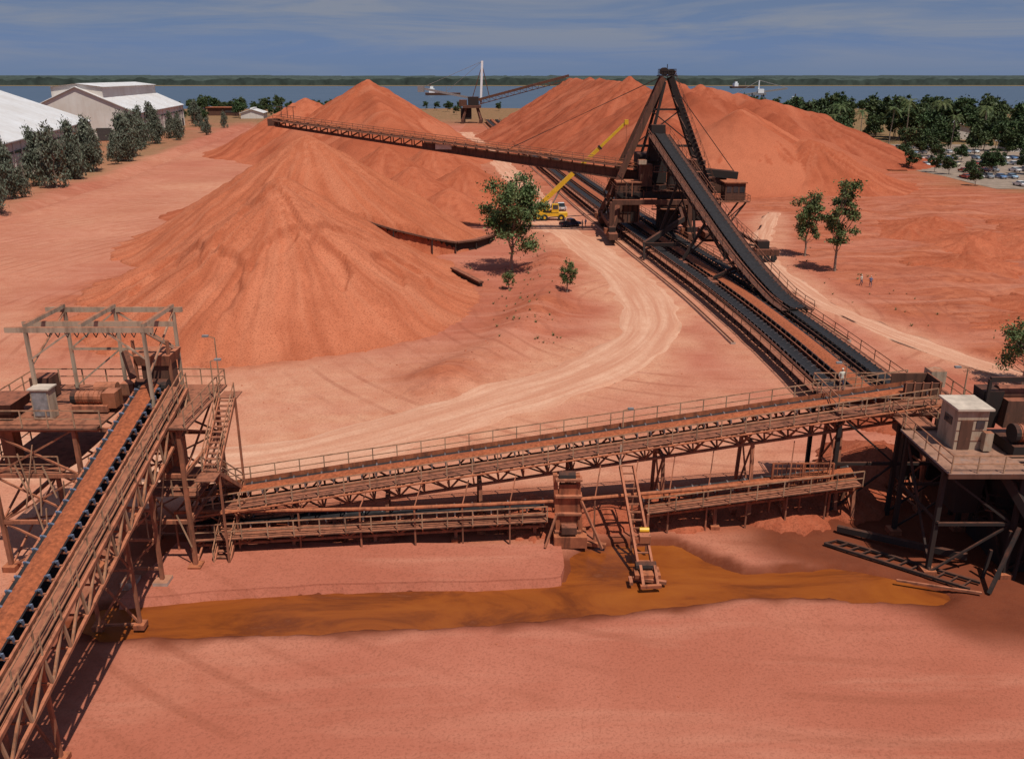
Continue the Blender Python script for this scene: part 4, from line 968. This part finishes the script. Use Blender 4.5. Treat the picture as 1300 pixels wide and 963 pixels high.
def palm(seed):
    R=random.Random(seed);mb=MB();h=15;pts=[Vector((0,0,-.2))]
    for i in range(1,7): pts.append(pts[-1]+Vector((R.uniform(-.15,.3),R.uniform(-.2,.2),h/6)))
    for i in range(6): mb.cyl(pts[i],pts[i+1],.24-.015*i,0,7,.24-.015*(i+1))
    for k in range(20):
        a=R.uniform(0,6.28);el=R.uniform(-.3,1.1);d=Vector((math.cos(a),math.sin(a),0));prev=None;L=4.2
        sd_=Vector((-d.y,d.x,0))
        for j in range(9):
            f=j/8;q=pts[-1]+d*L*f*math.cos(el*.6)+Vector((0,0,L*(math.sin(el)*f-.75*f*f)))
            if prev is not None:
                for s in(-1,1):
                    for u_ in(0,.5):
                        b_=prev.lerp(q,u_);w=.9*(1-abs(f-.45));mb.add([b_,b_+(q-prev)*.35,b_+sd_*s*w+d*.35-Vector((0,0,.35))],[(0,1,2)],1)
            prev=q
    return mb.obj('palm_tree',[M_bark,M_leaf])
pl=[palm(1),palm(2)]
pp_=[(198,395),(172,388),(206,372),(222,400),(150,392),(236,380),(186,402),(214,352),(163,398),(228,362),(181,350),(245,410),(140,372),(205,410),(212,330)]
for i,(x,y) in enumerate(pp_):
    o=pl[i] if i<2 else bpy.data.objects.new('palm_tree',R.choice(pl).data)
    if i>=2: COL.objects.link(o)
    put(o,x,y,R.uniform(0,6),R.uniform(.8,1.3))
xs3=np.arange(-5200,5200,14.);ys3=np.array([2965,2968,2990,3020,3060,3110,3170,3250,3400,3700,4200,5000,6500]);XX,YY=np.meshgrid(xs3,ys3)
Zf=12+11*fbm(XX/90,YY/90,3)+9*vn(XX/16,YY/9)+sstep(3100,6000,YY)*11;Zf[0,:]=-2
fm=simple('distant_forest_canopy',(.045,.06,.048),.95,.45,.03)
o=gridmesh('distant_trees',xs3,ys3,Zf,[fm],smooth=False)
mb=MB();sx,sy=258,905
for x in(-9,9):
    for y in(-6,6): mb.beam((sx+x,sy+y,-3),(sx+x*.5,sy+y*.5,12),1,1,GY)
mb.box((sx,sy,12.5),(14,10,2),GY);mb.box((sx+2,sy,15.5),(6,6,4),WH);mb.beam((sx,sy,14),(sx-30,sy,9),1.6,2,GY);mb.beam((sx,sy,14),(sx,sy,26),1,1,WH);mb.cyl((sx,sy,26),(sx-28,sy,10),.3,GY,6);mb.beam((sx,sy,14),(sx+30,sy,18),1.5,1.8,GY);mb.cyl((sx,sy,26),(sx+28,sy,19),.3,GY,6)
mb.box((sx+20,sy+10,-.2),(160,8,1.4),BR)
for k in range(16): mb.cyl((sx-55+k*10,sy+10,-4),(sx-55+k*10,sy+10,-.2),.6,DK,6)
mb.obj('ship_loader',STD)
def boat(x,y,L,rz):
    mb=MB();w=L*.11;V=[(-L/2,-w,0),(L*.35,-w,0),(L/2,0,0),(L*.35,w,0),(-L/2,w,0)];V2=[(a*1.03,b*1.1,L*.07) for a,b,c in V]
    mb.add([(a,b,-.5) for a,b,c in V]+V2,[(0,1,6,5),(1,2,7,6),(2,3,8,7),(3,4,9,8),(4,0,5,9),(5,6,7,8,9)],BR)
    mb.box((-L*.32,0,L*.13),(L*.16,w*1.6,L*.12),WH);mb.box((-L*.32,0,L*.22),(L*.09,w*1.2,L*.06),WH);mb.cyl((-L*.36,0,L*.2),(-L*.36,0,L*.32),L*.015,BR,8);mb.cyl((L*.1,0,L*.06),(L*.1,0,L*.24),L*.008,GY,6)
    o=mb.obj('cargo_boat',STD);o.location=(x,y,-1.2);o.rotation_euler=(0,0,rz)
boat(-120,1500,60,.1);boat(230,1250,50,3.0);boat(640,2400,70,.2);boat(300,960,40,2.9)

# ------------------------------------------------------------ people
def person(loc,rz,shirt,pose=0,seed=0):
    P={'pel':(0,0,.95),'ch':(0,.01,1.28),'nk':(0,.02,1.47),'hd':(0,.0,1.62),'ht':(0,0,1.74),
       'sl':(.19,.02,1.42),'el':(.27,.03 ,1.14),'wl':(.25,-.12,.92),'hl':(.25,-.16,.84),
       'sr':(-.19,.02,1.42),'er':(-.27,.04,1.14),'wr':(-.24,-.1,.92),'hr':(-.24,-.14,.84),
       'hpl':(.1,0,.9),'kl':(.12,-.05-.08*pose,.5),'al':(.13,.02,.09),'tl':(.14,-.16,.04),
       'hpr':(-.1,0,.9),'kr':(-.12,-.02,.5),'ar':(-.14,.08+.1*pose,.09),'tr':(-.15,-.10+.1*pose,.04)}
    E=[('pel','ch'),('ch','nk'),('nk','hd'),('hd','ht'),('ch','sl'),('sl','el'),('el','wl'),('wl','hl'),('ch','sr'),('sr','er'),('er','wr'),('wr','hr'),('pel','hpl'),('hpl','kl'),('kl','al'),('al','tl'),('pel','hpr'),('hpr','kr'),('kr','ar'),('ar','tr')]
    rad={'pel':.14,'ch':.16,'nk':.06,'hd':.1,'ht':.08,'sl':.075,'el':.05,'wl':.035,'hl':.04,'hpl':.1,'kl':.065,'al':.045,'tl':.04}
    K=list(P);me=bpy.data.meshes.new('p');me.from_pydata([P[k] for k in K],[(K.index(a),K.index(b)) for a,b in E],[])
    o=bpy.data.objects.new('p',me);COL.objects.link(o);o.modifiers.new('s','SKIN');sv_=me.skin_vertices[0].data
    for i,k in enumerate(K):
        kk=k if k in rad else k[:-1]+'l';r=rad[kk];sv_[i].radius=(r,r*.8)
    sv_[0].use_root=True;su=o.modifiers.new('u','SUBSURF');su.levels=1;su.render_levels=1
    dg=bpy.context.evaluated_depsgraph_get();nm=bpy.data.meshes.new_from_object(o.evaluated_get(dg));bpy.data.objects.remove(o)
    for m in(simple('trousers',(.08,.09,.13)),shirt,simple('skin',(.35,.18,.12)),simple('helmet',(.75,.72,.6)),simple('boots',(.04,.03,.03))): nm.materials.append(m)
    for p in nm.polygons:
        c=p.center;mi=4 if c.z<.13 else 0 if (c.z<.98 and abs(c.x)<.21) else 1
        if abs(c.x)>.21 and c.z<1.16: mi=2
        if c.z>1.48: mi=2
        if c.z>1.665: mi=3
        p.material_index=mi;p.use_smooth=True
    ob=bpy.data.objects.new('worker',nm);COL.objects.link(ob);ob.location=loc;ob.rotation_euler=(0,0,rz)
sw=simple('shirt_pale',(.55,.5,.4));sy_=simple('shirt_blue',(.15,.22,.35))
person((52.6,121.4,gz(52.6,121.4)),.6,sw,1);person((53.5,120.2,gz(53.5,120.2)),2.5,sy_)
person((14.6,171.2,gz(14.6,171.2)),1.0,sw);person((15.4,172.4,gz(15.4,172.4)),-1.,sy_,1);person((24.3,57.2,7.92),.3,sw)

# a few stones and clods along the spoil edges
mb=MB();rr=random.Random(9)
XYs=[(rr.uniform(-45,60),rr.uniform(29,150)) for _ in range(1500)]
A=np.array(XYs);zz=gh(A[:,0],A[:,1]);bb=dpoly(A[:,0],A[:,1],BERM);rdd=dpoly(A[:,0],A[:,1],ROAD)
for (x,y),z,bd_,rd_ in zip(XYs,zz,bb,rdd):
    if rd_<5 or (y<60 and rr.random()<.8): continue
    if bd_>9 and rr.random()<.6: continue
    s=rr.uniform(.03,.09)*(1.6 if bd_<6 else 1);a=rr.uniform(0,3)
    mb.box((x,y,z+s*.2),(s*2,s*1.5,s),0,a,taper=.6)
mb.obj('scattered_stones',[simple('laterite_stone',(.42,.13,.065),.95,.4)])
mb=MB()
for _ in range(90):
    k=rr.random();x,y=((rr.gauss(1,3),rr.uniform(92,135)) if k<.7 else (rr.uniform(46,60),rr.uniform(100,150)))
    z=gz(x,y);s=rr.uniform(.2,.5)
    for j in range(12):
        a=rr.uniform(0,6.28);d=Vector((math.cos(a),math.sin(a),0))*s*.6;w=Vector((-d.y,d.x,0))*.2
        b_=Vector((x,y,z));mb.add([b_-w,b_+w,b_+d+Vector((0,0,s*rr.uniform(.4,1)))],[(0,1,2)],0)
mb.obj('weeds',[M_leaf])

# ------------------------------------------------------------ light, sky, camera
d=Vector((.26,-.40,1)).normalized();el=math.asin(d.z)
sl=bpy.data.lights.new('sun','SUN');sl.energy=4.0;sl.angle=math.radians(.5);sl.color=(1,.95,.87)
so=bpy.data.objects.new('sun',sl);COL.objects.link(so);so.rotation_euler=d.to_track_quat('Z','Y').to_euler()
w=bpy.data.worlds.new('World');scene.world=w;w.use_nodes=True;n=w.node_tree.nodes;l=w.node_tree.links
bg=n['Background'];sky=n.new('ShaderNodeTexSky');sky.sky_type='NISHITA';sky.sun_disc=False;sky.sun_elevation=el;sky.sun_rotation=math.atan2(d.x,d.y);sky.air_density=1.0;sky.dust_density=.6;sky.ozone_density=2
tc=n.new('ShaderNodeTexCoord');mp=n.new('ShaderNodeMapping');mp.inputs['Scale'].default_value=(1,1,12);mp.inputs['Rotation'].default_value=(0,.03,0);l.new(tc.outputs['Generated'],mp.inputs[0])
nz=n.new('ShaderNodeTexNoise');nz.inputs['Scale'].default_value=3.2;nz.inputs['Detail'].default_value=7;nz.inputs['Roughness'].default_value=.62;nz.inputs['Distortion'].default_value=.5;l.new(mp.outputs[0],nz.inputs[0])
sx_=n.new('ShaderNodeSeparateXYZ');l.new(tc.outputs['Generated'],sx_.inputs[0])
grad=ramp(n,l,sx_.outputs['Z'],[(0,(1.25,1.9,3.3)),(.03,(1.2,1.85,3.5)),(.09,(1.25,1.75,2.9)),(.25,(.9,1.5,3.0))])
lowf=ramp(n,l,sx_.outputs['Z'],[(.12,.9),(.5,.0)])
tint=mix(n,l,1.0,sky.outputs[0],(.58,.66,.82),'MULTIPLY')
c=mix(n,l,lowf,tint,grad)
cl=ramp(n,l,nz.outputs['Fac'],[(.42,0),(.62,.85)])
ch=ramp(n,l,sx_.outputs['Z'],[(.005,.25),(.05,1)])
c=mix(n,l,mul(n,l,cl,ch),c,(2.35,2.6,3.2))
l.new(c,bg.inputs[0]);bg.inputs[1].default_value=.1
cam=bpy.data.cameras.new('camera');cam.sensor_width=36;cam.lens=36*1050/1300;cam.shift_y=-45.5/1300;cam.clip_end=20000;cam.clip_start=.5
co=bpy.data.objects.new('camera',cam);COL.objects.link(co);co.location=(0,0,30);co.rotation_euler=(math.radians(90-17.89),0,0)
scene.camera=co
